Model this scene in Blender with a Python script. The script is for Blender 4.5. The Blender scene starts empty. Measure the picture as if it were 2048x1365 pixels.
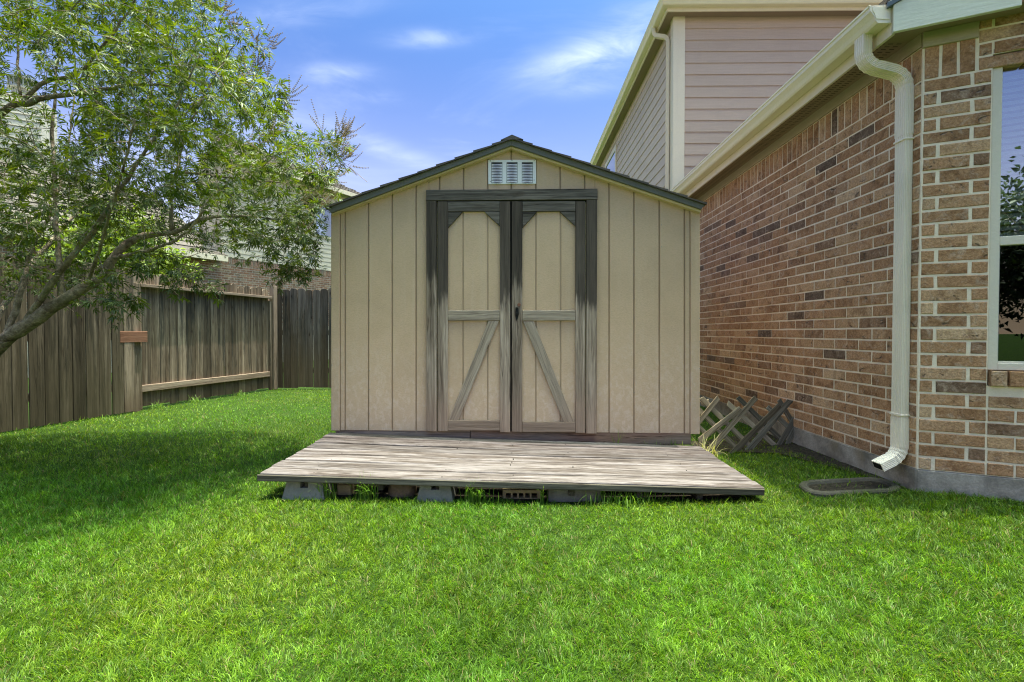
import bpy, math, random
import numpy as np
from mathutils import Vector, Matrix

random.seed(11)
rng = np.random.default_rng(11)
R = math.radians
scene = bpy.context.scene
col = scene.collection

# ------------------------------------------------------------------ camera
F = 970.0                      # focal length in photo pixels (2048 wide)
CAM = Vector((0, 0, 1.05))
PITCH, YAW = 1.03, 0.65        # degrees down / left
cd = bpy.data.cameras.new('camera')
cd.sensor_width = 36.0
cd.lens = F * 36.0 / 2048.0
cd.clip_start, cd.clip_end = 0.05, 2000
cam = bpy.data.objects.new('camera', cd)
col.objects.link(cam)
cam.location = CAM
cam.rotation_euler = (R(90 - PITCH), 0, R(YAW))
scene.camera = cam
CM = cam.rotation_euler.to_matrix()
CR, CU, CF = CM.col[0].copy(), CM.col[1].copy(), -CM.col[2]


def ray(px, py):
    return CF + CR * ((px - 1024) / F) + CU * ((682.5 - py) / F)


def P(px, py, x=None, y=None, z=None, plane=None):
    d = ray(px, py)
    if y is not None: t = (y - CAM.y) / d.y
    elif x is not None: t = (x - CAM.x) / d.x
    elif z is not None: t = (z - CAM.z) / d.z
    else: t = (plane[0] - CAM).dot(plane[1]) / d.dot(plane[1])
    return CAM + d * t


def proj(p):
    v = Vector(p) - CAM
    w = v.dot(CF)
    return 1024 + F * v.dot(CR) / w, 682.5 - F * v.dot(CU) / w


# ------------------------------------------------------------------ light
SUN = Vector((0.115, 0.02, 1.0)).normalized()
ELEV = math.asin(SUN.z)
AZ = math.atan2(SUN.x, SUN.y)
w = bpy.data.worlds.new('World')
scene.world = w
w.use_nodes = True
SKY_STRENGTH = 0.118
SUN_STRENGTH = 2.8
EXPOSURE = 1.56
sl = bpy.data.lights.new('sun', 'SUN')
sl.energy = SUN_STRENGTH
sl.angle = R(0.53)
sl.color = (1.0, 0.935, 0.83)
so = bpy.data.objects.new('sun', sl)
col.objects.link(so)
so.rotation_euler = (-SUN).to_track_quat('-Z', 'Y').to_euler()
scene.view_settings.view_transform = 'Standard'
scene.view_settings.look = 'None'
scene.view_settings.gamma = 1
scene.view_settings.exposure = EXPOSURE
scene.view_settings.use_curve_mapping = False
scene.render.engine = 'CYCLES'
scene.cycles.use_denoising = True
scene.cycles.denoising_prefilter = 'NONE'
scene.cycles.filter_width = 1.15
scene.cycles.sample_clamp_indirect = 2.0
w.cycles.sampling_method = 'MANUAL'
w.cycles.sample_map_resolution = 2048
scene.cycles.use_adaptive_sampling = False
scene.cycles.max_bounces = 5
scene.cycles.use_guiding = True
scene.cycles.transparent_max_bounces = 16


# ------------------------------------------------------------------ node helper
class NT:
    def __init__(s, tree):
        s.t = tree
        tree.nodes.clear()

    def n(s, typ, ins=None, out=0, **attrs):
        nd = s.t.nodes.new(typ)
        for k, v in attrs.items(): setattr(nd, k, v)
        for k, v in (ins or {}).items():
            sock = nd.inputs[k]
            if isinstance(v, bpy.types.NodeSocket): s.t.links.new(v, sock)
            else: sock.default_value = v
        return nd.outputs[out] if out is not None else nd

    def math(s, op, a, b=0.0, clamp=False):
        return s.n('ShaderNodeMath', {0: a, 1: b}, operation=op, use_clamp=clamp)

    def mix(s, f, a, b, mode='MIX'):
        nd = s.n('ShaderNodeMix', None, None, data_type='RGBA', blend_type=mode, clamp_factor=True)
        for k, v in ((0, f), (6, a), (7, b)):
            if isinstance(v, bpy.types.NodeSocket): s.t.links.new(v, nd.inputs[k])
            else: nd.inputs[k].default_value = v if k == 0 else (*v[:3], 1)
        return nd.outputs[2]

    def ramp(s, f, stops, interp='LINEAR'):
        nd = s.n('ShaderNodeValToRGB', {0: f}, None)
        cr = nd.color_ramp
        cr.interpolation = interp
        while len(cr.elements) < len(stops): cr.elements.new(0.5)
        for e, (p, c) in zip(cr.elements, stops):
            e.position = p
            e.color = (*c, 1) if hasattr(c, '__len__') else (c, c, c, 1)
        return nd.outputs[0]

    def rng(s, v, a, b, c=0.0, d=1.0, smooth=True):
        return s.n('ShaderNodeMapRange', {0: v, 1: a, 2: b, 3: c, 4: d}, interpolation_type='SMOOTHSTEP' if smooth else 'LINEAR')

    def noise(s, vec, scale, detail=4, rough=0.55, dist=0.0, sc=None):
        if sc is not None: vec = s.n('ShaderNodeMapping', {0: vec, 3: sc})
        return s.n('ShaderNodeTexNoise', {'Vector': vec, 'Scale': scale, 'Detail': detail, 'Roughness': rough, 'Distortion': dist})

    def pos(s):
        return s.n('ShaderNodeNewGeometry', out=0)

    def xyz(s, v):
        nd = s.n('ShaderNodeSeparateXYZ', {0: v}, None)
        return nd.outputs

    def attr(s, name, out=1):
        return s.n('ShaderNodeAttribute', None, out, attribute_name=name)

    def rnd(s):
        return s.n('ShaderNodeObjectInfo', None, 5)

    def bump(s, h, strength=0.3, dist=0.01):
        return s.n('ShaderNodeBump', {'Strength': strength, 'Distance': dist, 'Height': h})

    def out(s, base, rough=0.8, normal=None, spec=0.3, metal=0.0, extra=None):
        ins = {'Base Color': base if isinstance(base, bpy.types.NodeSocket) else (*base[:3], 1), 'Roughness': rough,
               'Specular IOR Level': spec, 'Metallic': metal}
        if normal is not None: ins['Normal'] = normal
        b = s.n('ShaderNodeBsdfPrincipled', ins)
        s.n('ShaderNodeOutputMaterial', {0: b}, None)
        return b


def material(name):
    m = bpy.data.materials.new(name)
    m.use_nodes = True
    return m, NT(m.node_tree)


# ------------------------------------------------------------------ sky
GAMMA = 1.65


def build_sky():
    t = NT(w.node_tree)
    sky = t.n('ShaderNodeTexSky', None, sky_type='NISHITA', sun_disc=False, sun_elevation=ELEV, sun_rotation=AZ,
              air_density=0.66, dust_density=6.0, ozone_density=1.2, altitude=200)
    sky = t.n('ShaderNodeHueSaturation', {'Hue': 0.5, 'Saturation': 1.5, 'Value': 1.0, 'Color': sky})
    sky = t.n('ShaderNodeVectorMath', {0: sky, 'Scale': 0.32}, operation='SCALE')
    sky = t.n('ShaderNodeGamma', {0: sky, 1: GAMMA})
    sky = t.n('ShaderNodeVectorMath', {0: sky, 'Scale': 1 / 0.32}, operation='SCALE')
    sky = t.mix(1.0, sky, (0.585, 0.945, 0.86), 'MULTIPLY')
    d = t.n('ShaderNodeTexCoord', None, 0)
    X, Y, Z = t.xyz(d)[0:3]
    # pale summer haze that thickens towards the horizon all round
    hz = t.math('POWER', t.math('SUBTRACT', 1.0, t.math('MAXIMUM', Z, 0.0), clamp=True), 4.5)
    sky = t.n('ShaderNodeVectorMath', {0: sky, 1: t.n('ShaderNodeVectorMath', {0: (5.4, 4.0, 2.6), 'Scale': hz}, operation='SCALE')}, operation='ADD')
    yy = t.math('MAXIMUM', Y, 0.05)
    a, b = t.math('DIVIDE', X, yy), t.math('DIVIDE', Z, yy)
    front = t.rng(Y, 0.1, 0.3)
    vec = t.n('ShaderNodeCombineXYZ', {0: a, 1: b})
    total = None
    # wisps of cirrus: centre (direction), half length, half height, slope, strength
    for cx, cy, lx, ly, sl_, st in ((0.15, 0.56, 0.12, 0.030, 0.22, .85), (-0.18, 0.60, 0.075, 0.018, 0.0, .6),
                                    (-0.37, 0.53, 0.075, 0.02, -0.05, .6), (-0.29, 0.485, 0.05, 0.014, -0.1, .35),
                                    (-0.26, 0.37, 0.13, 0.022, -0.35, .5), (0.15, 0.5, 0.10, 0.02, 0.1, .3), (-0.45, .66, .16, .03, .1, .3),
                                    (0.27, 0.64, 0.14, 0.05, 0.3, .45), (-0.52, 0.42, 0.14, 0.05, 0.1, .3)):
        da = t.math('SUBTRACT', a, cx)
        db = t.math('SUBTRACT', t.math('SUBTRACT', b, cy), t.math('MULTIPLY', da, sl_))
        e = t.math('ADD', t.math('POWER', t.math('DIVIDE', da, lx), 2.0), t.math('POWER', t.math('DIVIDE', db, ly), 2.0))
        g = t.math('MULTIPLY', t.math('EXPONENT', t.math('MULTIPLY', e, -1.0)), st)
        total = g if total is None else t.math('ADD', total, g)
    n = t.noise(vec, 1.0, 6, 0.6, 0.6, sc=(5, 14, 1))
    n = t.rng(n, 0.2, 0.95)
    wisps = t.math('MULTIPLY', t.math('MULTIPLY', total, n), front)
    zz = t.math('ADD', t.math('MAXIMUM', Z, 0.0), 0.2)
    v2 = t.n('ShaderNodeCombineXYZ', {0: t.math('DIVIDE', X, zz), 1: t.math('DIVIDE', Y, zz)})
    n2 = t.rng(t.noise(v2, 1.0, 6, 0.6, 0.5, sc=(1.2, 2.2, 1)), 0.5, 0.85, 0, 0.28)
    f = t.math('ADD', wisps, n2, clamp=True)
    f = t.math('MULTIPLY', f, 0.75)
    c = t.mix(f, sky, (5.0, 5.4, 6.0))
    bg = t.n('ShaderNodeBackground', {'Color': c, 'Strength': SKY_STRENGTH})
    t.n('ShaderNodeOutputWorld', {0: bg}, None)


build_sky()


# ------------------------------------------------------------------ materials
def wood(name, stops, fine=0.5, bump=0.7, tint=0.25, brown=None, knots=0.85, stain=None, foot=None, moss=None, lscale=1.5, wscale=75.0, patch=None, pscale=(1.5, 11), nscale=(7, 230), cracks=0.7, knot_n=0.45):
    m, t = material(name)
    g = t.attr('gr')
    warp = t.noise(g, 1.0, 2, 0.5, 0.0, sc=(1.1, 7, 7))
    g = t.n('ShaderNodeVectorMath', {0: g, 1: t.n('ShaderNodeCombineXYZ', {1: t.math('MULTIPLY', warp, 0.05), 2: t.math('MULTIPLY', warp, 0.05)})}, operation='ADD')
    na = t.noise(g, 1.0, 7, 0.68, 0.2, sc=(lscale, wscale, wscale))
    nb = t.noise(g, 1.0, 4, 0.55, 0.1, sc=(lscale * .45, wscale * .24, wscale * .24))
    n1 = t.math('ADD', t.math('MULTIPLY', na, 0.55), t.math('MULTIPLY', nb, 0.45))
    n2 = t.noise(g, 1.0, 3, 0.6, 0.0, sc=(nscale[0], nscale[1], nscale[1]))
    n3 = t.noise(g, 1.0, 3, 0.55, 0.2, sc=(1.0, 5, 5))
    c = t.ramp(n1, stops)
    if brown is not None:
        c = t.mix(t.rng(n3, 0.42, 0.68, 0, 0.75), c, brown)
    if patch is not None:
        n4 = t.noise(g, 1.0, 7, 0.72, 0.4, sc=(pscale[0], pscale[1], pscale[1]))
        c = t.mix(t.rng(n4, 0.50, 0.62, 0, 0.85), c, patch)
    c = t.mix(fine, c, t.ramp(n2, [(0.3, 0.25), (0.68, 1.15)]), 'MULTIPLY')
    nc = t.noise(g, 1.0, 3, 0.5, 0.0, sc=(0.8, 34, 34))
    ck = t.rng(t.math('ABSOLUTE', t.math('SUBTRACT', nc, 0.5)), 0.004, 0.022, 1, 0)
    ck = t.math('MULTIPLY', t.math('MULTIPLY', ck, t.rng(n3, 0.45, 0.6)), cracks)
    c = t.mix(ck, c, t.mix(1.0, c, (0.22, 0.2, 0.18), 'MULTIPLY'))
    h = t.math('SUBTRACT', t.math('ADD', n1, t.math('MULTIPLY', n2, 0.5)), ck)
    if knots:
        vo = t.n('ShaderNodeTexVoronoi', {'Vector': t.n('ShaderNodeMapping', {0: g, 3: (3.0, 9, 9)}), 'Scale': 1.0}, None)
        sel = t.math('GREATER_THAN', t.xyz(vo.outputs['Color'])[0], 1 - knot_n)
        d = t.math('ADD', vo.outputs['Distance'], t.math('MULTIPLY', t.math('SUBTRACT', n1, 0.5), 0.12))
        core = t.math('MULTIPLY', t.math('MULTIPLY', t.rng(d, 0.06, 0.11, 1, 0), sel), knots)
        halo = t.math('MULTIPLY', t.math('MULTIPLY', t.rng(d, 0.12, 0.26, 1, 0), sel), 0.45)
        c = t.mix(halo, c, t.mix(1.0, c, (0.62, 0.52, 0.44), 'MULTIPLY'))
        c = t.mix(core, c, (0.03, 0.022, 0.018))
        h = t.math('SUBTRACT', h, t.math('MULTIPLY', core, 0.5))
    pz = t.xyz(t.pos())
    if stain is not None:      # (z centre, softness, colour, noise amount) water stain that starts at the top
        z0, soft, sc_, amt = stain
        sx = t.noise(t.pos(), 1.0, 5, 0.65, sc=(26, 26, 2.6))
        zz = t.math('ADD', pz[2], t.math('ADD', t.math('MULTIPLY', t.math('SUBTRACT', sx, 0.5), amt), t.math('MULTIPLY', t.math('SUBTRACT', t.rnd(), 0.5), 0.22)))
        c = t.mix(t.rng(zz, z0 - soft, z0 + soft, 0, 0.95), c, t.mix(0.5, t.mix(0.88, c, sc_, 'MULTIPLY'), tuple(x * .5 for x in sc_)))
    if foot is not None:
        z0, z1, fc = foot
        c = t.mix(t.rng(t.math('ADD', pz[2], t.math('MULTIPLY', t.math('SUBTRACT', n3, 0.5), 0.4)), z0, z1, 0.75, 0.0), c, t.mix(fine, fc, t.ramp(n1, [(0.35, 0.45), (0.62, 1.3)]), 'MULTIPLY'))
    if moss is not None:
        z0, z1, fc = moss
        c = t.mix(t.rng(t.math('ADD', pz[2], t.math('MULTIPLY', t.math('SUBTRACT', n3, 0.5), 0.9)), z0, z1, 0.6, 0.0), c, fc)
    rv = t.rng(t.rnd(), 0, 1, 1 - tint, 1 + tint * 0.5, smooth=False)
    c = t.mix(1.0, c, t.n('ShaderNodeCombineXYZ', {0: rv, 1: rv, 2: rv}), 'MULTIPLY')
    t.out(c, 0.85, t.bump(h, bump, 0.004), 0.12)
    return m


M = {}
M['trim_wood'] = wood('weathered door trim', [(0.36, (0.135, 0.098, 0.071)), (0.48, (0.335, 0.256, 0.19)), (0.60, (0.53, 0.42, 0.325))],
                      stain=(1.38, 0.08, (0.13, 0.112, 0.098), 0.55), foot=(0.28, 0.66, (0.34, 0.235, 0.17)), tint=0.18, knot_n=0.4)
M['trim_wood_dark'] = wood('dark stained header', [(0.36, (0.055, 0.046, 0.038)), (0.48, (0.125, 0.106, 0.088)), (0.62, (0.24, 0.205, 0.17))], tint=0.1)
M['brace_wood'] = wood('weathered brace', [(0.36, (0.22, 0.17, 0.125)), (0.48, (0.42, 0.335, 0.25)), (0.62, (0.56, 0.455, 0.35))], foot=(0.22, 0.6, (0.36, 0.25, 0.18)), tint=0.12)
M['deck_wood'] = wood('deck planks', [(0.35, (0.025, 0.019, 0.017)), (0.43, (0.085, 0.065, 0.059)), (0.50, (0.172, 0.143, 0.138)), (0.61, (0.26, 0.226, 0.23))],
                      fine=0.6, bump=0.9, tint=0.30, knots=0.7, lscale=3.2, wscale=105, nscale=(12, 150), patch=(0.085, 0.064, 0.055), pscale=(2.6, 26), knot_n=0.25)
M['deck_edge'] = wood('deck joist', [(0.36, (0.04, 0.034, 0.027)), (0.50, (0.09, 0.078, 0.062)), (0.64, (0.19, 0.165, 0.13))], tint=0.2)
M['sill_wood'] = wood('shed skid', [(0.36, (0.13, 0.10, 0.078)), (0.62, (0.40, 0.315, 0.245))], brown=(0.33, 0.19, 0.13))
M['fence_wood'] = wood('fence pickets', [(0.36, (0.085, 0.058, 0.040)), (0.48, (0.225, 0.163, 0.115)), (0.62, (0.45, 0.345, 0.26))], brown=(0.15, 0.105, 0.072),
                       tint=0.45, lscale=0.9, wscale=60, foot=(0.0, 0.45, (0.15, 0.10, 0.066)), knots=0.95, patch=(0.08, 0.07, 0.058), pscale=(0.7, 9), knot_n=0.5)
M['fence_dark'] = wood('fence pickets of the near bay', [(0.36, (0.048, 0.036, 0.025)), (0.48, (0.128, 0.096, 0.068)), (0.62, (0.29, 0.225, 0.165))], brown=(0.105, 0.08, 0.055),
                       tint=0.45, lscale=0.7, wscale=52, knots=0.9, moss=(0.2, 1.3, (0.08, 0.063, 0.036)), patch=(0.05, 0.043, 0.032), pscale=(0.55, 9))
M['fence_back'] = wood('fence pickets of the back run', [(0.36, (0.056, 0.045, 0.038)), (0.48, (0.13, 0.10, 0.085)), (0.62, (0.25, 0.195, 0.165))], brown=(0.13, 0.085, 0.055),
                       tint=0.4, lscale=0.9, wscale=55, foot=(0.2, 1.2, (0.155, 0.10, 0.065)), knots=0.95, patch=(0.055, 0.05, 0.044), pscale=(0.7, 9), knot_n=0.5)
M['fence_rail'] = wood('fence rail', [(0.36, (0.17, 0.115, 0.082)), (0.48, (0.31, 0.22, 0.165)), (0.62, (0.43, 0.325, 0.255))], tint=0.2)
M['red_wood'] = wood('red brown block', [(0.36, (0.24, 0.105, 0.066)), (0.62, (0.38, 0.19, 0.125))], knots=0)
M['lattice_wood'] = wood('lattice slats', [(0.36, (0.15, 0.118, 0.076)), (0.48, (0.30, 0.24, 0.16)), (0.62, (0.44, 0.365, 0.255))], tint=0.4, knots=0.6)
M['lattice_dark'] = wood('lattice slats dark', [(0.36, (0.07, 0.062, 0.045)), (0.48, (0.17, 0.15, 0.11)), (0.62, (0.30, 0.265, 0.20))], tint=0.3, knots=0.6)


def paint(name, colr, dirt=(0.3, 0.27, 0.2), amount=0.35, rough=0.6, emboss=None, streak=0.0, grain=None):
    m, t = material(name)
    p = t.n('ShaderNodeTexCoord', None, 3)
    n1 = t.noise(p, 2.2, 5, 0.6, 0.4)
    n2 = t.noise(p, 1.0, 4, 0.6, 0.2, sc=(14, 14, 1.1))
    n3 = t.noise(p, 60, 3, 0.6)
    c = t.mix(t.rng(n1, 0.45, 0.75, 0, amount), colr, dirt)
    c = t.mix(t.rng(n2, 0.5, 0.8, 0, amount * 0.8 + streak), c, dirt)
    c = t.mix(t.rng(n3, 0.3, 0.7, 0, 0.10), c, tuple(x * 0.6 for x in colr))
    rv = t.rng(t.rnd(), 0, 1, 0.95, 1.04, smooth=False)
    c = t.mix(1.0, c, t.n('ShaderNodeCombineXYZ', {0: rv, 1: rv, 2: rv}), 'MULTIPLY')
    h = n3
    if emboss is not None:
        e = t.noise(p, 1.0, 4, 0.6, 0.6, sc=emboss)
        h = t.math('ADD', e, t.math('MULTIPLY', n3, 0.3))
        c = t.mix(t.rng(e, 0.35, 0.65, 0.22, 0.0), c, tuple(x * 0.62 for x in colr))
    t.out(c, rough, t.bump(h, 0.35, 0.004), 0.3)
    return m


def shed_paint():
    m, t = material('tan shed siding')
    p = t.n('ShaderNodeTexCoord', None, 3)
    base, dirt = (0.595, 0.415, 0.268), (0.43, 0.30, 0.193)
    e = t.noise(p, 1.0, 4, 0.65, 0.5, sc=(60, 60, 240))
    big = t.noise(p, 1.8, 4, 0.6, 0.3)
    st = t.noise(p, 1.0, 4, 0.6, 0.2, sc=(20, 20, 0.9))
    sp = t.noise(p, 1.0, 3, 0.7, 0.3, sc=(26, 26, 18))
    c = t.mix(t.rng(big, 0.4, 0.7, 0, 0.35), base, dirt)
    c = t.mix(t.rng(st, 0.5, 0.8, 0, 0.45), c, (0.60, 0.455, 0.32))
    c = t.mix(t.rng(e, 0.36, 0.56, 0.30, 0.0), c, (0.38, 0.275, 0.165))
    z = t.xyz(t.pos())[2]
    zz = t.math('ADD', z, t.math('MULTIPLY', t.math('SUBTRACT', big, 0.5), 1.0))
    worn = t.math('MULTIPLY', t.rng(zz, 0.2, 1.25, 1, 0), t.rng(sp, 0.42, 0.70, 0.15, 0.9))
    c = t.mix(worn, c, (0.66, 0.51, 0.385))
    c = t.mix(t.rng(zz, 0.15, 0.55, 0.55, 0), c, (0.46, 0.345, 0.26))
    rv = t.rng(t.rnd(), 0, 1, 0.95, 1.03, smooth=False)
    c = t.mix(1.0, c, t.n('ShaderNodeCombineXYZ', {0: rv, 1: rv, 2: rv}), 'MULTIPLY')
    t.out(c, 0.75, t.bump(e, 0.55, 0.004), 0.2)
    return m


M['shed_paint'] = shed_paint()
M['groove_shade_paint'] = paint('shed paint shaded for grooves', (0.40, 0.29, 0.185), (0.24, 0.18, 0.115), 0.5)  # same tan paint, darkened in colour to paint in the shade of the grooves
M['shed_trim'] = paint('shed rake trim', (0.66, 0.51, 0.30), (0.5, 0.39, 0.23), 0.2)
M['fascia_grey'] = paint('shed fascia', (0.135, 0.135, 0.112), (0.19, 0.17, 0.135), 0.3, 0.6)
M['cream'] = paint('cream trim paint', (0.76, 0.655, 0.50), (0.62, 0.52, 0.395), 0.25, 0.5)
M['gutter'] = paint('cream gutter enamel', (0.84, 0.74, 0.54), (0.74, 0.64, 0.46), 0.2, 0.35)
M['downspout'] = paint('downspout enamel', (0.87, 0.75, 0.61), (0.67, 0.595, 0.46), 0.5, 0.4, streak=0.15)
M['board_white'] = paint('white rough sawn fascia', (0.72, 0.70, 0.60), (0.62, 0.60, 0.50), 0.25, 0.7, emboss=(10, 10, 90))
M['soffit'] = paint('taupe soffit', (0.31, 0.23, 0.16), (0.26, 0.19, 0.13), 0.3, 0.7)
M['frieze'] = paint('taupe frieze', (0.40, 0.325, 0.23), (0.34, 0.275, 0.195), 0.3, 0.7, emboss=(8, 8, 80))
M['taupe'] = paint('taupe lap siding', (0.55, 0.41, 0.325), (0.49, 0.36, 0.28), 0.3, 0.65, emboss=(3, 3, 80))
M['taupe_side'] = paint('taupe lap siding of the long wall', (0.62, 0.475, 0.37), (0.49, 0.375, 0.29), 0.5, 0.65, emboss=(3, 3, 80))
M['cream_siding'] = paint('neighbour cream siding', (0.66, 0.55, 0.43), (0.55, 0.455, 0.36), 0.25, 0.65)
M['grey_siding'] = paint('chimney siding', (0.62, 0.56, 0.47), (0.5, 0.45, 0.38), 0.25, 0.65)
M['white_metal'] = paint('white vent enamel', (0.80, 0.78, 0.76), (0.66, 0.62, 0.57), 0.25, 0.4)
M['vinyl'] = paint('window vinyl', (0.66, 0.58, 0.47), (0.57, 0.50, 0.40), 0.2, 0.45)
M['blind'] = paint('window blind', (0.55, 0.54, 0.50), (0.45, 0.44, 0.4), 0.2, 0.5)
M['black'] = paint('dark void', (0.012, 0.011, 0.010), (0.02, 0.018, 0.015), 0.2, 0.9)
M['steel'] = paint('galvanised steel', (0.30, 0.30, 0.29), (0.16, 0.14, 0.12), 0.4, 0.4)
M['blue_drip'] = paint('slate drip edge', (0.10, 0.125, 0.155), (0.08, 0.09, 0.1), 0.2, 0.4)


def concrete(name, colr, dark, moss=None, scale=6):
    m, t = material(name)
    p = t.n('ShaderNodeTexCoord', None, 3)
    n1 = t.noise(p, scale, 6, 0.65, 0.3)
    n2 = t.noise(p, 90, 3, 0.6)
    c = t.mix(t.rng(n1, 0.35, 0.7), colr, dark)
    c = t.mix(t.rng(n2, 0.35, 0.65, 0, 0.35), c, dark)
    if moss: c = t.mix(t.rng(t.noise(p, 3.1, 4, 0.6), 0.5, 0.68, 0, 0.6), c, moss)
    t.out(c, 0.9, t.bump(t.math('ADD', n1, t.math('MULTIPLY', n2, 0.4)), 0.6, 0.008), 0.2)
    return m


M['foundation'] = concrete('foundation concrete', (0.40, 0.35, 0.30), (0.17, 0.145, 0.12), (0.22, 0.165, 0.10))
M['pier'] = concrete('pier concrete', (0.27, 0.26, 0.22), (0.17, 0.16, 0.13))
M['block'] = concrete('grey block', (0.24, 0.22, 0.19), (0.13, 0.115, 0.095))
M['splash'] = concrete('splash block concrete', (0.10, 0.085, 0.066), (0.045, 0.038, 0.03), (0.06, 0.062, 0.028))
M['tan_brick'] = concrete('loose tan brick', (0.38, 0.29, 0.17), (0.24, 0.17, 0.10), None, 12)
M['brown_stone'] = concrete('brown stone', (0.23, 0.155, 0.10), (0.12, 0.085, 0.055), None, 9)
M['mortar'] = concrete('mortar', (0.86, 0.71, 0.55), (0.76, 0.62, 0.47), None, 14)
M['mortar_grey'] = concrete('neighbour mortar', (0.58, 0.50, 0.43), (0.48, 0.42, 0.36), None, 14)


def brick_mat(name, ramp, use_attr):
    m, t = material(name)
    v = t.attr('tone', 2) if use_attr else t.rnd()
    sh = t.math('MULTIPLY', v, 37.0)
    p = t.n('ShaderNodeVectorMath', {0: t.pos(), 1: t.n('ShaderNodeCombineXYZ', {0: sh, 1: sh, 2: sh})}, operation='ADD')
    c = t.mix(1.0, t.ramp(v, ramp), (1.52, 1.30, 1.10), 'MULTIPLY')
    n1 = t.noise(p, 9, 6, 0.65, 0.8)
    n2 = t.noise(p, 85, 5, 0.7)
    n4 = t.noise(p, 15, 6, 0.7, 1.2)
    c = t.mix(t.rng(n1, 0.47, 0.66, 0, 0.75), c, t.mix(1, c, (0.5, 0.44, 0.40), 'MULTIPLY'))
    c = t.mix(t.rng(n4, 0.50, 0.68, 0, 0.6), c, (0.58, 0.42, 0.31))
    # dark crescent smudges pressed into the brick faces
    ve = t.n('ShaderNodeTexVoronoi', {'Vector': t.n('ShaderNodeMapping', {0: p, 3: (7, 7, 12)}), 'Scale': 1.0, 'Randomness': 1.0}, None)
    cr = t.math('MULTIPLY', t.rng(t.math('ABSOLUTE', t.math('SUBTRACT', ve.outputs['Distance'], 0.36)), 0.0, 0.07, 1, 0), t.math('MULTIPLY', t.rng(n1, 0.46, 0.56), t.rng(n4, 0.50, 0.56)))
    c = t.mix(t.math('MULTIPLY', cr, 0.8), c, (0.06, 0.046, 0.036))
    c = t.mix(t.rng(n2, 0.38, 0.62, 0.55, 0), c, t.mix(1, c, (0.42, 0.38, 0.35), 'MULTIPLY'))
    t.out(c, 0.9, t.bump(t.math('SUBTRACT', t.math('ADD', n2, n1), t.math('MULTIPLY', cr, 0.6)), 0.9, 0.006), 0.15)
    return m


BR = [(0.0, (0.30, 0.19, 0.115)), (0.18, (0.36, 0.235, 0.15)), (0.38, (0.265, 0.165, 0.10)), (0.55, (0.40, 0.285, 0.19)), (0.72, (0.32, 0.20, 0.125)),
      (0.86, (0.45, 0.345, 0.245)), (0.94, (0.24, 0.155, 0.105)), (0.975, (0.15, 0.112, 0.088)), (1.0, (0.12, 0.095, 0.08))]
M['brick'] = brick_mat('brown brick', BR, False)
M['brick_joined'] = brick_mat('brown brick far', BR, True)
M['brick_neighbour'] = brick_mat('purple brown brick', [(0.0, (0.20, 0.115, 0.085)), (0.35, (0.25, 0.165, 0.14)), (0.6, (0.165, 0.105, 0.085)), (0.8, (0.18, 0.165, 0.15)), (1, (0.30, 0.22, 0.175))], True)


def shingle_mat(name, a, b, scale=30):
    m, t = material(name)
    p = t.n('ShaderNodeTexCoord', None, 3)
    n1 = t.noise(p, 3, 4, 0.6)
    n2 = t.noise(p, scale * 5, 3, 0.7)
    c = t.mix(t.rng(n1, 0.3, 0.7), a, b)
    c = t.mix(t.rng(n2, 0.3, 0.7, 0.4, 0), c, tuple(x * 0.4 for x in a))
    rv = t.rng(t.rnd(), 0, 1, 0.75, 1.15, smooth=False)
    c = t.mix(1.0, c, t.n('ShaderNodeCombineXYZ', {0: rv, 1: rv, 2: rv}), 'MULTIPLY')
    t.out(c, 0.9, t.bump(n2, 0.6, 0.006), 0.15)
    return m


M['shingle'] = shingle_mat('shed shingles', (0.13, 0.105, 0.09), (0.085, 0.08, 0.078))
M['shingle_far'] = shingle_mat('neighbour shingles', (0.15, 0.125, 0.11), (0.11, 0.094, 0.085), 14)


def glass_mat(name, refl=0.30, tint=(0.9, 0.95, 0.95)):
    m, t = material(name)
    gl = t.n('ShaderNodeBsdfGlossy', {'Color': (0.95, 0.97, 1, 1), 'Roughness': 0.0})
    tr = t.n('ShaderNodeBsdfTransparent', {'Color': (*tint, 1)})
    fr = t.n('ShaderNodeFresnel', {'IOR': 1.5})
    f = t.math('ADD', t.math('MULTIPLY', fr, 1.2), refl, clamp=True)
    s = t.n('ShaderNodeMixShader', {0: f, 1: tr, 2: gl})
    t.n('ShaderNodeOutputMaterial', {0: s}, None)
    return m


M['glass'] = glass_mat('window glass', 0.22)
M['screen'] = glass_mat('insect screen over glass', 0.03, (0.16, 0.17, 0.17))


def leaf_mat(name, attr=True, ramp=None, trans=0.45, gloss=0.45, spec=0.35, back=0.35):
    m, t = material(name)
    c = t.attr('tint', 0) if attr else ramp
    geo = t.n('ShaderNodeNewGeometry', None, None)
    c2 = t.mix(geo.outputs['Backfacing'], c, t.mix(back, c, (0.30, 0.36, 0.22)))
    b = t.n('ShaderNodeBsdfPrincipled', {'Base Color': c2, 'Roughness': gloss, 'Specular IOR Level': spec})
    tl = t.n('ShaderNodeBsdfTranslucent', {'Color': t.mix(1.0, c, (1.5, 1.5, 0.55), 'MULTIPLY')})
    s = t.n('ShaderNodeMixShader', {0: trans, 1: b, 2: tl})
    t.n('ShaderNodeOutputMaterial', {0: s}, None)
    return m


M['leaf'] = leaf_mat('chaste tree leaf', trans=0.36, back=0.2)
M['grass'] = leaf_mat('grass blade', trans=0.35, gloss=0.48, spec=0.26, back=0.0)


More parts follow.
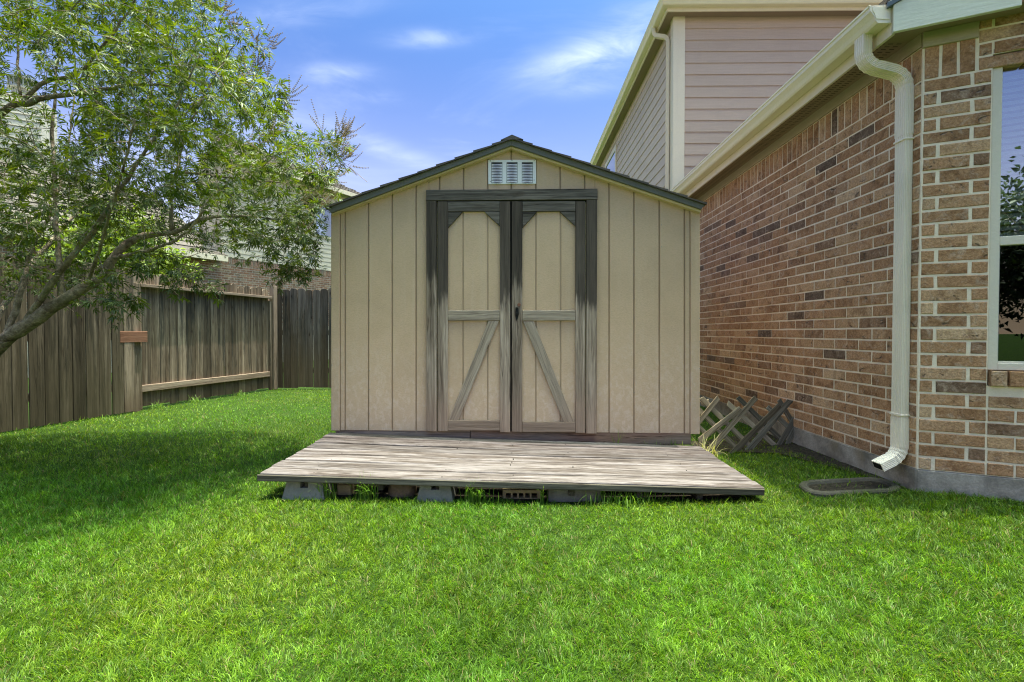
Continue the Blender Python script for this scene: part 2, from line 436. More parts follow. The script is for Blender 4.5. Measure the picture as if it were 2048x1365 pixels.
def bark_mat():
    m, t = material('bark')
    p = t.pos()
    n1 = t.noise(p, 9, 6, 0.7, 0.6)
    n2 = t.noise(p, 45, 5, 0.7, 0.4)
    c = t.ramp(n1, [(0.34, (0.10, 0.07, 0.045)), (0.47, (0.30, 0.235, 0.165)), (0.62, (0.52, 0.43, 0.32))])
    c = t.mix(t.rng(n2, 0.35, 0.65, 0.5, 0), c, (0.05, 0.04, 0.03))
    c = t.mix(t.rng(t.noise(p, 4, 3, 0.6), 0.5, 0.7, 0, 0.5), c, (0.14, 0.15, 0.075))
    t.out(c, 0.9, t.bump(t.math('ADD', n1, n2), 0.9, 0.02), 0.15)
    return m


M['bark'] = bark_mat()


def soil_mat():
    m, t = material('lawn soil and thatch')
    p = t.pos()
    n1 = t.noise(p, 1.7, 5, 0.6)
    n2 = t.noise(p, 70, 4, 0.7)
    n3 = t.noise(p, 260, 3, 0.7)
    c = t.mix(t.rng(n2, 0.35, 0.65), (0.018, 0.040, 0.006), (0.038, 0.078, 0.010))
    c = t.mix(t.rng(n3, 0.4, 0.7, 0, 0.6), c, (0.06, 0.10, 0.018))
    c = t.mix(t.rng(n1, 0.55, 0.8, 0, 0.35), c, (0.13, 0.12, 0.05))
    t.out(c, 0.95, t.bump(t.math('ADD', n2, n3), 0.8, 0.02), 0.1)
    return m


M['soil'] = soil_mat()


def dirt_mat():
    m, t = material('dark bare dirt')
    p = t.pos()
    n2 = t.noise(p, 40, 6, 0.75)
    c = t.ramp(n2, [(0.3, (0.02, 0.017, 0.013)), (0.55, (0.055, 0.043, 0.032)), (0.75, (0.12, 0.095, 0.07))])
    t.out(c, 0.95, t.bump(n2, 1.0, 0.03), 0.1)
    return m


M['dirt'] = dirt_mat()


# ------------------------------------------------------------------ mesh helpers
class MB:
    def __init__(s):
        s.v, s.f, s.g, s.tone = [], [], [], []
        s.tr = random.random

    def add(s, vs, fs, gs=None, tone=0.5):
        o = len(s.v)
        s.v += [Vector(x) for x in vs]
        s.f += [tuple(i + o for i in q) for q in fs]
        s.g += [Vector(x) for x in (gs or vs)]
        s.tone += [tone] * len(fs)

    def slab(s, poly, O, U, V, N, t, bev=0.003, grain='u', tone=0.5, off=None):
        """polygon (u,v) in the plane O,U,V; back at O, front at O + N*t, front edges chamfered"""
        a = sum(poly[i][0] * poly[(i + 1) % len(poly)][1] - poly[(i + 1) % len(poly)][0] * poly[i][1] for i in range(len(poly)))
        if a < 0: poly = poly[::-1]
        n = len(poly)
        if off is None: off = Vector((random.uniform(-40, 40), random.uniform(-40, 40), random.uniform(-40, 40)))
        ins = []
        for i in range(n):
            p0, p1, p2 = (Vector((*poly[(i + k) % n], 0)) for k in (-1, 0, 1))
            e1, e2 = (p1 - p0).normalized(), (p2 - p1).normalized()
            n1, n2 = Vector((-e1.y, e1.x, 0)), Vector((-e2.y, e2.x, 0))
            k = 1 + n1.dot(n2)
            q = p1 + (n1 + n2) * (bev / max(k, 0.3))
            ins.append((q.x, q.y))
        vs, gs = [], []
        for ring, h in ((poly, 0), (poly, t - bev), (ins, t)):
            for (u, v) in ring:
                vs.append(O + U * u + V * v + N * h)
                gs.append(Vector((u, v, h) if grain == 'u' else (v, u, h)) + off)
        fs = [tuple(range(n))[::-1]]
        for r in (0, n):
            for i in range(n):
                j = (i + 1) % n
                fs.append((r + i, r + j, r + n + j, r + n + i))
        fs.append(tuple(range(2 * n, 3 * n)))
        s.add(vs, fs, gs, tone)
        return s

    def box(s, x0, x1, y0, y1, z0, z1, grain='x', bev=0.0, tone=0.5):
        if grain == 'z':
            return s.slab([(x0, z0), (x1, z0), (x1, z1), (x0, z1)], Vector((0, y1, 0)), Vector((1, 0, 0)), Vector((0, 0, 1)), Vector((0, -1, 0)), y1 - y0, bev or 0.002, 'v', tone)
        if grain == 'y':
            return s.slab([(y0, z0), (y1, z0), (y1, z1), (y0, z1)], Vector((x0, 0, 0)), Vector((0, 1, 0)), Vector((0, 0, 1)), Vector((1, 0, 0)), x1 - x0, bev or 0.002, 'u', tone)
        return s.slab([(x0, z0), (x1, z0), (x1, z1), (x0, z1)], Vector((0, y1, 0)), Vector((1, 0, 0)), Vector((0, 0, 1)), Vector((0, -1, 0)), y1 - y0, bev or 0.002, 'u', tone)

    def tube(s, pts, radii, sides=6, cap=True, gs=0.0):
        pts = [Vector(p) for p in pts]
        n = len(pts)
        ref = Vector((0.31, 0.17, 0.93))
        rings = []
        o = len(s.v)
        d0 = (pts[1] - pts[0]).normalized()
        a = d0.cross(ref)
        if a.length < 1e-3: a = d0.cross(Vector((1, 0, 0)))
        a.normalize()
        ln = 0
        for i in range(n):
            d = (pts[min(i + 1, n - 1)] - pts[max(i - 1, 0)])
            d = d.normalized() if d.length > 1e-9 else d0
            a = (a - d * a.dot(d))
            a = a.normalized() if a.length > 1e-6 else d.orthogonal().normalized()
            b = d.cross(a)
            for k in range(sides):
                an = 2 * math.pi * k / sides
                s.v.append(pts[i] + (a * math.cos(an) + b * math.sin(an)) * radii[i])
                s.g.append(s.v[-1])
        for i in range(n - 1):
            for k in range(sides):
                j = (k + 1) % sides
                s.f.append((o + i * sides + k, o + i * sides + j, o + (i + 1) * sides + j, o + (i + 1) * sides + k))
                s.tone.append(0.5)
        if cap:
            s.f.append(tuple(o + (n - 1) * sides + k for k in range(sides)))
            s.f.append(tuple(o + k for k in range(sides))[::-1])
            s.tone += [0.5, 0.5]
        return s

    def sweep(s, profile, path, frames):
        """profile [(a,b)] swept along path with frames [(A,B)]"""
        o, n = len(s.v), len(profile)
        for p, (A, B) in zip(path, frames):
            for (a, b) in profile:
                s.v.append(Vector(p) + A * a + B * b)
                s.g.append(s.v[-1])
        for i in range(len(path) - 1):
            for k in range(n):
                j = (k + 1) % n
                s.f.append((o + i * n + k, o + i * n + j, o + (i + 1) * n + j, o + (i + 1) * n + k))
                s.tone.append(.5)
        s.f.append(tuple(o + k for k in range(n))[::-1])
        s.f.append(tuple(o + (len(path) - 1) * n + k for k in range(n)))
        s.tone += [.5, .5]
        return s

    def build(s, name, mat, parent=None, tone=False, smooth=False):
        me = bpy.data.meshes.new(name)
        base = world_loc(parent) if parent else Vector((0, 0, 0))
        me.from_pydata([tuple(v - base) for v in s.v], [], s.f)
        at = me.attributes.new('gr', 'FLOAT_VECTOR', 'POINT')
        at.data.foreach_set('vector', np.array([tuple(g) for g in s.g], dtype=np.float32).ravel())
        if tone:
            at = me.attributes.new('tone', 'FLOAT', 'FACE')
            at.data.foreach_set('value', np.array(s.tone, dtype=np.float32))
        if smooth:
            me.polygons.foreach_set('use_smooth', [True] * len(me.polygons))
        me.materials.append(mat)
        o = bpy.data.objects.new(name, me)
        col.objects.link(o)
        if parent: o.parent = parent
        return o


def world_loc(o):
    l = Vector((0, 0, 0))
    while o is not None:
        l += o.location
        o = o.parent
    return l


def tag(o, label=None, cat=None, group=None, kind=None):
    if label: o['label'] = label
    if cat: o['category'] = cat
    if group: o['group'] = group
    if kind: o['kind'] = kind
    return o


def thing(name, label, cat, loc, group=None):
    o = bpy.data.objects.new(name, None)
    o.empty_display_size = 0.1
    col.objects.link(o)
    o.location = loc
    return tag(o, label, cat, group)


EX, EY, EZ = Vector((1, 0, 0)), Vector((0, 1, 0)), Vector((0, 0, 1))


def sstep(a, b, x):
    t = np.clip((x - a) / (b - a), 0, 1)
    return t * t * (3 - 2 * t)


def ground_z(x, y):
    x, y = np.asarray(x, float), np.asarray(y, float)
    return 0.12 * sstep(1.25, 2.7, x) * (1 - sstep(6, 9, y)) + 0.012 * np.sin(x * 2.1 + 1) * np.sin(y * 1.7) * (1 - sstep(20, 40, np.abs(x) + np.abs(y)))


# ------------------------------------------------------------------ ground
def build_ground():
    xs = np.concatenate([[-400, -150, -60, -30], np.arange(-16, 12.01, 0.2), [20, 40, 100, 400]])
    ys = np.concatenate([[-400, -100, -40, -15], np.arange(-6, 14.01, 0.2), [20, 30, 60, 150, 400]])
    X, Y = np.meshgrid(xs, ys)
    Z = ground_z(X, Y)
    v = np.stack([X, Y, Z], -1).reshape(-1, 3)
    nx, ny = len(xs), len(ys)
    i = np.arange(nx * ny).reshape(ny, nx)
    f = np.stack([i[:-1, :-1], i[:-1, 1:], i[1:, 1:], i[1:, :-1]], -1).reshape(-1, 4)
    me = bpy.data.meshes.new('lawn')
    me.from_pydata(v.tolist(), [], f.tolist())
    me.materials.append(M['soil'])
    o = bpy.data.objects.new('lawn', me)
    col.objects.link(o)
    tag(o, 'mown green lawn ground of the back yard', None, None, 'structure')


build_ground()

# house geometry constants
XW = 2.36                                   # side wall plane of the house
CY = 2.88                                   # corner where the side wall meets the angled wall
A24 = R(24)
SU = Vector((math.cos(A24), -math.sin(A24), 0))    # along the angled wall, to the right
SN = Vector((-math.sin(A24), -math.cos(A24), 0))   # its outward normal
CORNER = Vector((XW, CY, 0))
# left fence line
FA = Vector((-4.54, 8.9, 0))
FD = Vector((-0.226, -0.974, 0)).normalized()
FN = Vector((0.974, -0.226, 0)).normalized()       # towards the yard

# ------------------------------------------------------------------ shed
YS = 4.0


def S(px, py, y=YS):
    p = P(px, py, y=y)
    return (p.x, p.z)


def front_slab(mb, pxpoly, y_back, t, grain='u', bev=0.003):
    poly = [S(a, b, y_back - t) for a, b in pxpoly]
    return mb.slab(poly, Vector((0, y_back, 0)), EX, EZ, Vector((0, -1, 0)), t, bev, grain)


def top_left(px): return 428 + (px - 663.4) * (296 - 428) / (1021.7 - 663.4)
def top_right(px): return 296 + (px - 1021.7) * (423.7 - 296) / (1401 - 1021.7)
def wall_top(px): return (top_left(px) if px < 1021.7 else top_right(px)) - 4
def wall_bot(px): return 861 + (px - 662) * (868 - 861) / 738.0


def build_shed():
    base = thing('shed', 'tan garden shed with weathered double barn doors and gabled shingle roof', 'shed', (0, YS, 0))
    PH = EX
    # backing wall (groove bottoms)
    mb = MB()
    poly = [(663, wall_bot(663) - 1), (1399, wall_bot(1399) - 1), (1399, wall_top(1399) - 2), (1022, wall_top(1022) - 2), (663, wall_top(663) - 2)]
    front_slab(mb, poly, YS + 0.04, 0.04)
    mb.build('wall', M['groove_shade_paint'], base)
    # siding strips between the grooves
    edges = [679.5, 690, 736.7, 784.2, 832, 879, 927, 975.5, 1022.5, 1071.6, 1120.5, 1169.5, 1218.2, 1268, 1318.7, 1369, 1380.8]
    g = 1.15
    for a, b in zip(edges[:-1], edges[1:]):
        lo = (lambda p: wall_bot(p)) if (b < 855 or a > 1193) else (lambda p: 392)
        l, r = a + g, b - g
        bounds = [(l, r)]
        if a < 852 < b: bounds = [(l, 858), ]
        if a < 1195 < b: bounds = [(1190, r)]
        for (l, r) in bounds:
            lo2 = lo
            if a < 852 < b or a < 1195 < b: lo2 = wall_bot
            pts = [(l, lo2(l)), (r, lo2(r)), (r, wall_top(r))]
            if l < 1021.7 < r: pts.append((1021.7, wall_top(1021.7)))
            pts.append((l, wall_top(l)))
            mb = front_slab(MB(), pts, YS - 0.0005, 0.012, 'v', 0.004)
            mb.build('siding_panel', M['shed_paint'], base)
            # the strip that straddles the casing edge also runs above the header
    for l, r in ((858, 879 - g), (1169.5 + g, 1190)):
        mb = front_slab(MB(), [(l, 392), (r, 392), (r, wall_top(r)), (l, wall_top(l))], YS - 0.0005, 0.012, 'v', 0.004)
        mb.build('siding_panel', M['shed_paint'], base)
    # corner boards
    for l, r in ((662, 679), (1381.5, 1400)):
        mb = front_slab(MB(), [(l, wall_bot(l) + 1), (r, wall_bot(r) + 1), (r, wall_top(r)), (l, wall_top(l))], YS - 0.001, 0.02, 'v', 0.004)
        mb.build('corner_board', M['shed_paint'], base)
    # side and back walls of the shed with their siding strips
    xl, xr = S(664, 600)[0], S(1398, 600)[0]
    zb, zl, zr = S(663, 862)[1], S(663, 424)[1], S(1399, 420)[1]
    YB = YS + 2.44
    for x0, N, zt in ((xl, Vector((-1, 0, 0)), zl), (xr, Vector((1, 0, 0)), zr)):
        mb = MB()
        U = Vector((0, -1, 0)) if N.x < 0 else Vector((0, 1, 0))
        o = Vector((x0 - N.x * 0.03, YB if N.x < 0 else YS + 0.045, 0))
        mb.slab([(0, zb), (2.39, zb), (2.39, zt), (0, zt)], o, U, EZ, N, 0.03)
        mb.build('wall', M['groove_shade_paint'], base)
        for k in range(12):
            u0 = k * 0.2
            mb = MB().slab([(u0 + .005, zb), (min(u0 + .195, 2.388), zb), (min(u0 + .195, 2.388), zt), (u0 + .005, zt)], o + N * 0.0305, U, EZ, N, 0.012, 0.004, 'v')
            mb.build('siding_panel', M['shed_paint'], base)
    pk = S(1022, 296)[1]
    mb = MB()
    mb.slab([(xl, zb), (xr, zb), (xr, zr), (0, pk), (xl, zl)], Vector((0, YB, 0)), EX, EZ, Vector((0, -1, 0)), 0.03)
    mb.build('wall', M['groove_shade_paint'], base)
    # roof: decking, rake boards, cream rake trim, shingle courses
    yf = YS - 0.085
    pk_t = P(1024, 275.5, y=yf)
    el = P(653, 413.5, y=yf)
    er = P(1410, 406, y=yf)
    for e, sgn in ((el, -1), (er, 1)):
        d = Vector((e.x - pk_t.x, 0, e.z - pk_t.z))
        L = d.length
        d.normalize()
        n = Vector((-d.z, 0, d.x)) if sgn > 0 else Vector((d.z, 0, -d.x))
        O = Vector((pk_t.x, yf + 0.03, pk_t.z)) - n * 0.05
        rf = MB().slab([(0, 0), (L - .01, 0), (L - .01, YB - yf - 0.03 + .08), (0, YB - yf - 0.03 + .08)], O, d, EY, n, 0.034, 0.002).build('roof', M['sill_wood'], base)
        nc = 10
        ex = L / nc
        for k in range(nc):
            u0, u1 = k * ex - 0.02, (k + 1) * ex + 0.012
            tilt = 0.006
            mb = MB()
            # a course: the lower edge stands proud on the course below
            y0, y1 = yf - 0.022 + random.uniform(-.004, .004), YB + 0.08
            ns = 8
            for q in range(ns):
                ya, yb = y0 + (y1 - y0) * q / ns + .002, y0 + (y1 - y0) * (q + 1) / ns - .002
                if q == 0: ya = y0
                p = lambda u, y, h: Vector((pk_t.x, 0, pk_t.z)) + d * u + Vector((0, y, 0)) + n * (h - 0.016)
                h1 = 0.016 + random.uniform(0, 0.004)
                v = [p(u0, ya, 0.0), p(u1, ya, 0.0), p(u1, yb, 0.0), p(u0, yb, 0.0), p(u0, ya, 0.006), p(u1, ya, h1), p(u1, yb, h1), p(u0, yb, 0.006)]
                mb.add(v, [(0, 3, 2, 1), (4, 5, 6, 7), (0, 1, 5, 4), (1, 2, 6, 5), (2, 3, 7, 6), (3, 0, 4, 7)])
            mb.build('shingle', M['shingle'], rf)
    ridge = MB()
    ridge.add([(pk_t.x - .09, yf - .02, pk_t.z - .025), (pk_t.x, yf - .02, pk_t.z + .016), (pk_t.x + .09, yf - .02, pk_t.z - .022),
               (pk_t.x - .09, YB + .08, pk_t.z - .025), (pk_t.x, YB + .08, pk_t.z + .016), (pk_t.x + .09, YB + .08, pk_t.z - .022)], [(0, 1, 4, 3), (1, 2, 5, 4), (0, 2, 1)])
    ridge.build('ridge_cap', M['shingle'], base)
    for poly in ([(652.5, 416), (662, 426), (1022.5, 291), (1024, 277)], [(1024, 277), (1022.5, 291), (1403, 419), (1411, 409)]):
        front_slab(MB(), poly, yf + 0.022, 0.022, 'u', 0.002).build('rake_board', M['fascia_grey'], base)
    for poly in ([(662, 423), (663.6, 429.5), (1022, 297), (1022, 287)], [(1022.6, 287), (1022.6, 297), (1401.5, 425), (1403, 415)]):
        front_slab(MB(), poly, yf + 0.042, 0.019, 'u', 0.002).build('rake_trim', M['shed_trim'], base)
    for poly in ([(663, 424), (663.6, 432), (1022, 299), (1022, 289)], [(1022.6, 289), (1022.6, 299), (1400, 427), (1402, 417)]):
        front_slab(MB(), poly, YS - 0.012, 0.026, 'u', 0.002).build('rake_blocking', M['shed_trim'], base)
    # vent
    v = front_slab(MB(), [(976, 320.5), (1072, 319.5), (1072.5, 368), (976.5, 369)], YS - 0.0125, 0.006, 'u', 0.002).build('vent', M['white_metal'], base)
    for x0 in (983.2, 1013.6, 1044.2):
        front_slab(MB(), [(x0 - .5, 325), (x0 + 21.5, 325), (x0 + 21.5, 366.3), (x0 - .5, 366.3)], YS - 0.0182, 0.001, 'u', 0.0002).build('opening', M['black'], v)
        mb = MB()
        for k in range(13):
            z = 327.3 + k * 3.1
            x_0, zt_ = S(x0, z, YS - .03)
            x_1, zb_ = S(x0 + 21, z + 2.1, YS - .03)
            ns = 6
            vs = []
            for i in range(ns + 1):
                u = i / ns
                bow = math.sin(u * math.pi)
                xx = x_0 + (x_1 - x_0) * u
                vs += [(xx, YS - .0195, zt_ - bow * .0015), (xx, YS - .0195 - .009 * bow, zb_ - bow * .002)]
            mb.add(vs, [(2 * i, 2 * i + 1, 2 * i + 3, 2 * i + 2) for i in range(ns)])
        lv = mb.build('louvre', M['white_metal'], v)
        lv['kind'] = 'stuff'
    mb = MB()
    for px, py in ((981, 324), (1024, 323), (1068, 323), (981, 365), (1024, 366), (1068, 362)):
        x, z = S(px, py)
        mb.tube([(x, YS - .018, z), (x, YS - .021, z)], [.004, .0035], 8)
    mb.build('screw', M['steel'], v)
    # door casing
    yb = YS - 0.0123
    front_slab(MB(), [(852, 380), (1195, 377.5), (1195.5, 399), (852, 401.5)], yb, 0.034, 'u', 0.003).build('header', M['trim_wood_dark'], base)
    front_slab(MB(), [(852.5, 402), (872.5, 402), (873, wall_bot(862) + 1), (852.5, wall_bot(852))], yb, 0.034, 'v').build('door_casing', M['trim_wood'], base)
    front_slab(MB(), [(1173.5, 400), (1194.5, 400), (1193.5, wall_bot(1193) + 2), (1172.5, wall_bot(1173) + 2)], yb, 0.034, 'v').build('door_casing', M['trim_wood'], base)
    for l, r in ((872.6, 875), (1170.6, 1173.2)):
        front_slab(MB(), [(l, 405), (r, 405), (r, 858), (l, 858)], yb, 0.004, 'v', .001).build('door_stop', M['shed_trim'], base)
    front_slab(MB(), [(1020, 402), (1025, 402), (1025, 862), (1020, 862)], yb, 0.002, 'v', .0005).build('door_gap', M['black'], base)
    front_slab(MB(), [(874, 400), (1172, 399), (1172, 404.5), (874, 405)], yb, 0.003, 'v', .0005).build('door_gap', M['black'], base)

    def door(x0, x1, x2, x3, b0, b1, grooves, left):
        d = bpy.data.objects.new('door', None)
        col.objects.link(d)
        d.parent = base
        d.empty_display_size = .1
        b = lambda p: wall_bot(p)
        yd = yb - 0.0005
        T = 0.030
        # panel strips
        es = [x1 - 3] + grooves + [x2 + 3]
        for i, (a, c) in enumerate(zip(es[:-1], es[1:])):
            l, r = a + (1.3 if i else 0), c - (1.3 if i < len(es) - 2 else 0)
            front_slab(MB(), [(l, b(l) - 8), (r, b(r) - 8), (r, 404), (l, 404)], yd - 0.003, 0.006, 'v', 0.003).build('door_panel', M['shed_paint'], d)
        front_slab(MB(), [(x1 - 3, b(x1) - 8), (x2 + 3, b(x2) - 8), (x2 + 3, 406), (x1 - 3, 406)], yd, 0.0028, 'v', 0.0005).build('backing', M['groove_shade_paint'], d)
        front_slab(MB(), [(x0, 403), (x1 - .4, 403), (x1 - .4, b(x1)), (x0, b(x0))], yd - .0005, T, 'v').build('stile', M['trim_wood'], d)
        front_slab(MB(), [(x2 + .4, 403), (x3, 403), (x3, b(x3) + 1), (x2 + .4, b(x2) + 1)], yd - .0005, T, 'v').build('stile', M['trim_wood'], d)
        front_slab(MB(), [(x1, 403.5), (x2, 402.5), (x2, 422.5), (x1, 423.5)], yd - .0095, T - .011, 'u').build('top_rail', M['trim_wood_dark'], d)
        front_slab(MB(), [(x1, 621.5), (x2, 621), (x2, 641.5), (x1, 642)], yd - .0095, T - .011, 'u').build('mid_rail', M['brace_wood'], d)
        front_slab(MB(), [(x1, b0), (x2, b0), (x2, b1), (x1, b1)], yd - .0095, T - .011, 'u').build('bottom_rail', M['trim_wood'], d)
        front_slab(MB(), [(x1, 424), (x1 + 29, 424), (x1 + 26, 428), (x1 + 1, 455), (x1, 456)], yd - .0095, T - .014, 'u').build('corner_brace', M['trim_wood_dark'], d)
        front_slab(MB(), [(x2, 423.5), (x2, 453), (x2 - 2, 451), (x2 - 28, 427), (x2 - 31, 423.5)], yd - .0095, T - .014, 'u').build('corner_brace', M['trim_wood_dark'], d)

        def brace(p0, p1, wpx):
            a, c = (Vector((*S(*q), 0)) for q in (p0, p1))
            e = (c - a)
            L = e.length
            e.normalize()
            U = Vector((e.x, 0, e.y))
            V = U.cross(Vector((0, -1, 0))) * -1
            hw = wpx / 242.5 / 2
            # ends cut level
            k = e.x / abs(e.y) * hw
            s = 1 if V.x > 0 else -1
            poly = [(0, -hw), (L, -hw), (L, hw), (0, hw)]
            sh = hw * (V.z / U.z)
            poly = [(sh, -hw), (L + sh, -hw), (L - sh, hw), (-sh, hw)]
            MB().slab(poly, Vector((a.x, yd - .0098, a.y)), U, V, Vector((0, -1, 0)), T - .013, .003, 'u').build('diagonal_brace', M['brace_wood'], d)
        if left: brace((988, 642.5), (907.5, 840.5), 19)
        else: brace((1056.5, 643.5), (1137, 844), 19.5)
        return d

    door(875.5, 896, 999.5, 1020.3, 841, 861.8, [926.2, 975.2], True)
    d2 = door(1023.6, 1045, 1150.8, 1170.3, 844.5, 864.5, [1071.6, 1121], False)
    # hasp and keyhole cover on the right door
    x, z = S(1034, 628)
    yy = YS - .0123 - .032
    mb = MB()
    mb.slab([(x - .012, z + .05), (x + .012, z + .05), (x + .016, z + .0), (x + .012, z - .02), (x - .002, z - .065), (x - .014, z - .02), (x - .014, z)], Vector((0, yy + .001, 0)), EX, EZ, Vector((0, -1, 0)), .008, .002)
    mb.tube([(x - .003, yy - .006, z), (x - .003, yy - .02, z)], [.011, .009], 12)
    mb.tube([(x - .002, yy - .008, z + .046), (x - .002, yy - .014, z + .046)], [.006, .006], 8)
    mb.build('latch', M['black'], d2)
    kx, kz = S(1038, 610.5)
    MB().tube([(kx, yy + .004, kz), (kx, yy - .003, kz)], [.015, .013], 14).build('key_rose', M['red_wood'], d2)
    mb = MB()
    for px in (665.5, 691.5, 738.5, 1266, 1321, 1396):
        for k in range(9):
            if random.random() < .35: continue
            py = 450 + k * 48 + random.uniform(-8, 8)
            x, z = S(px + random.uniform(-.6, .6) + (1.5 if px > 700 else 0), py)
            mb.tube([(x, YS - .012, z), (x, YS - .0135 - (.009 if px in (665.5, 1396) else 0), z)], [.0035, .0035], 6)
    tag(mb.build('nail_heads', M['steel'], base), kind='stuff')
    # skid under the wall and darkness behind it
    y0 = YS + 0.0
    front_slab(MB(), [(671, 859), (940, 861), (940, 884), (671, 876)], y0 + .04, 0.045, 'u').build('skid', M['sill_wood'], base)
    front_slab(MB(), [(941, 861), (1382, 865), (1382, 890), (941, 884)], y0 + .04, 0.05, 'u').build('skid', M['sill_wood'], base)
    for yq in (5.2, 6.38):
        MB().box(xl + .03, xr - .03, yq, yq + .045, .06, zb).build('skid', M['sill_wood'], base)
    MB().box(xl + .02, xr - .02, YS + .05, YB - .02, zb - .02, zb + .02).build('floor_deck', M['sill_wood'], base)
    # wire mesh skirt at the right end
    mb = MB()
    for k in range(22):
        for sg in (1, -1):
            px = 1212 + k * 8
            a = P(px, 881, y=YS + .02)
            b = P(px + 22 * sg, 903, y=YS + .02)
            mb.tube([a, b], [.0011, .0011], 4, False)
    tag(mb.build('wire_mesh', M['steel'], base), kind='stuff')
    return base


shed = build_shed()

# ------------------------------------------------------------------ deck in front of the shed
YF, YBK = 2.95, 3.94
DFL, DFR = P(517, 948, y=YF), P(1526.5, 977, y=YF)
DBL, DBR = P(663, 866, y=YBK), P(1400, 893, y=YBK)


def build_deck():
    base = thing('deck', 'low weathered plank platform with whitened boards in front of the shed doors', 'deck', ((DFL.x + DFR.x) / 2, YF + .5, 0))
    n = 7
    for k in range(n):
        f0, f1 = k / n, (k + 1) / n
        l0, l1 = DFL.lerp(DBL, f0), DFL.lerp(DBL, f1)
        r0, r1 = DFR.lerp(DBR, f0), DFR.lerp(DBR, f1)
        U = ((r0 + r1) - (l0 + l1)).normalized()
        V0 = ((l1 + r1) - (l0 + r0)).normalized()
        N = U.cross(V0).normalized()
        V = N.cross(U).normalized()
        c = (l0 + l1 + r0 + r1) / 4
        wv = ((l1 + r1) - (l0 + r0)).length / 2
        hl = [(q - c).dot(U) for q in (l0, r0, r1, l1)]
        jl, jr = random.uniform(-.012, .008), random.uniform(-.008, .012)
        g = 0.005
        dz = random.uniform(-.004, .003)
        T = 0.036
        # subdivide along its length so that it sags and cups slightly
        mb = MB()
        ns = 10
        off = Vector((random.uniform(-40, 40), random.uniform(-40, 40), random.uniform(-40, 40)))
        vs, gs, fs = [], [], []
        b = .005
        ph = random.uniform(0, 6)
        for i in range(ns + 1):
            u = i / ns
            ua, ub = hl[0] + jl + (hl[1] + jr - hl[0] - jl) * u, hl[3] + jl + (hl[2] + jr - hl[3] - jl) * u
            sag = .003 * math.sin(u * 7 + ph) + dz
            va, vb = -wv / 2 + g + random.uniform(0, .0015), wv / 2 - g
            for (uu, vv, h) in ((ua, va, -T), (ua, va, -b), (ua, va + b, 0), (ub, vb - b, 0), (ub, vb, -b), (ub, vb, -T)):
                vs.append(c + U * uu + V * vv + N * (h + sag))
                gs.append(Vector((uu, vv, h)) + off)
        for i in range(ns):
            for q in range(6):
                j = (q + 1) % 6
                fs.append((i * 6 + q, (i + 1) * 6 + q, (i + 1) * 6 + j, i * 6 + j)[::-1])
        fs.append((0, 1, 2, 3, 4, 5)[::-1])
        fs.append(tuple(ns * 6 + q for q in range(6)))
        mb.add(vs, fs, gs)
        mb.build('plank', M['deck_wood'], base)
    mb = MB()
    for k in range(n):
        for u in (.10, .36, .5, .63, .885):
            for f in ((k + .25) / n, (k + .75) / n):
                if random.random() < .55: continue
                p = DFL.lerp(DFR, u).lerp(DBL.lerp(DBR, u), f) + Vector((random.uniform(-.02, .02), random.uniform(-.012, .012), 0))
                mb.tube([p - EZ * .004, p + EZ * .003], [.0036, .0034], 7)
    tag(mb.build('screw_heads', M['black'], base), kind='stuff')
    # weathered edge board nailed along the front
    U = (DFR - DFL).normalized()
    Nf = U.cross(EZ).normalized()
    Vz = Nf.cross(U) * -1 if Nf.cross(U).z < 0 else Nf.cross(U)
    if Nf.y > 0: Nf = -Nf
    W_ = (DFR - DFL).length
    MB().slab([(-.004, -.042), (W_ + .004, -.042), (W_ + .004, -.004), (-.004, -.004)], DFL + Nf * .0005, U, Vz, Nf, .012, .003, 'u').build('edge_board', M['deck_edge'], base)
    # joists, front to back
    for px in (615, 878, 1143, 1400, 760, 1280):
        a = P(px, 975, y=YF + .05)
        u = (a.x - DFL.x) / (DFR.x - DFL.x)
        zt0 = DFL.z + (DFR.z - DFL.z) * u - .038
        zt1 = DBL.z + (DBR.z - DBL.z) * u - .038
        U = Vector((0, YBK - YF - .1, zt1 - zt0)).normalized()
        Vv = Vector((0, -U.z, U.y))
        hh = .085 if px in (615, 878) else .06
        MB().slab([(0, 0), (YBK - YF - .1, 0), (YBK - YF - .1, -hh), (0, -hh)], Vector((a.x - .019, YF + .05, zt0)), U, Vv, EX, .038).build('joist', M['deck_edge'], base)
    return base


build_deck()

# dark bare earth under the deck and shed
def dirt_patch(name, pts, label):
    mb = MB()
    c = Vector((sum(p[0] for p in pts) / len(pts), sum(p[1] for p in pts) / len(pts), 0))
    ring = []
    for i in range(len(pts)):
        a, b = Vector((*pts[i], 0)), Vector((*pts[(i + 1) % len(pts)], 0))
        k = max(1, int((b - a).length / .12))
        for q in range(k):
            p = a.lerp(b, q / k)
            p += Vector((random.uniform(-.03, .03), random.uniform(-.03, .03), 0))
            ring.append(p)
    vs = [(p.x, p.y, float(ground_z(p.x, p.y)) + .006) for p in ring] + [(c.x, c.y, float(ground_z(c.x, c.y)) + .01)]
    n = len(ring)
    mb.add(vs, [(i, (i + 1) % n, n) for i in range(n)])
    o = mb.build(name, M['dirt'])
    tag(o, label, None, None, 'structure')


dirt_patch('bare_soil', [(-1.5, 3.02), (1.42, 3.02), (1.5, 6.4), (-1.5, 6.4)], 'dark bare earth under the deck and shed')
dirt_patch('bare_soil', [(2.31, 3.12), (2.365, 3.05), (2.365, 4.6), (1.62, 4.6), (1.62, 4.22), (2.12, 4.08), (2.26, 3.6)], 'bare earth strip between the lattice and the brick wall')


# ------------------------------------------------------------------ blocks and bricks under the deck
def at_ground(px, y, dz=0.0):
    x = P(px, 990, y=y).x
    return Vector((x, y, float(ground_z(x, y)) + dz))


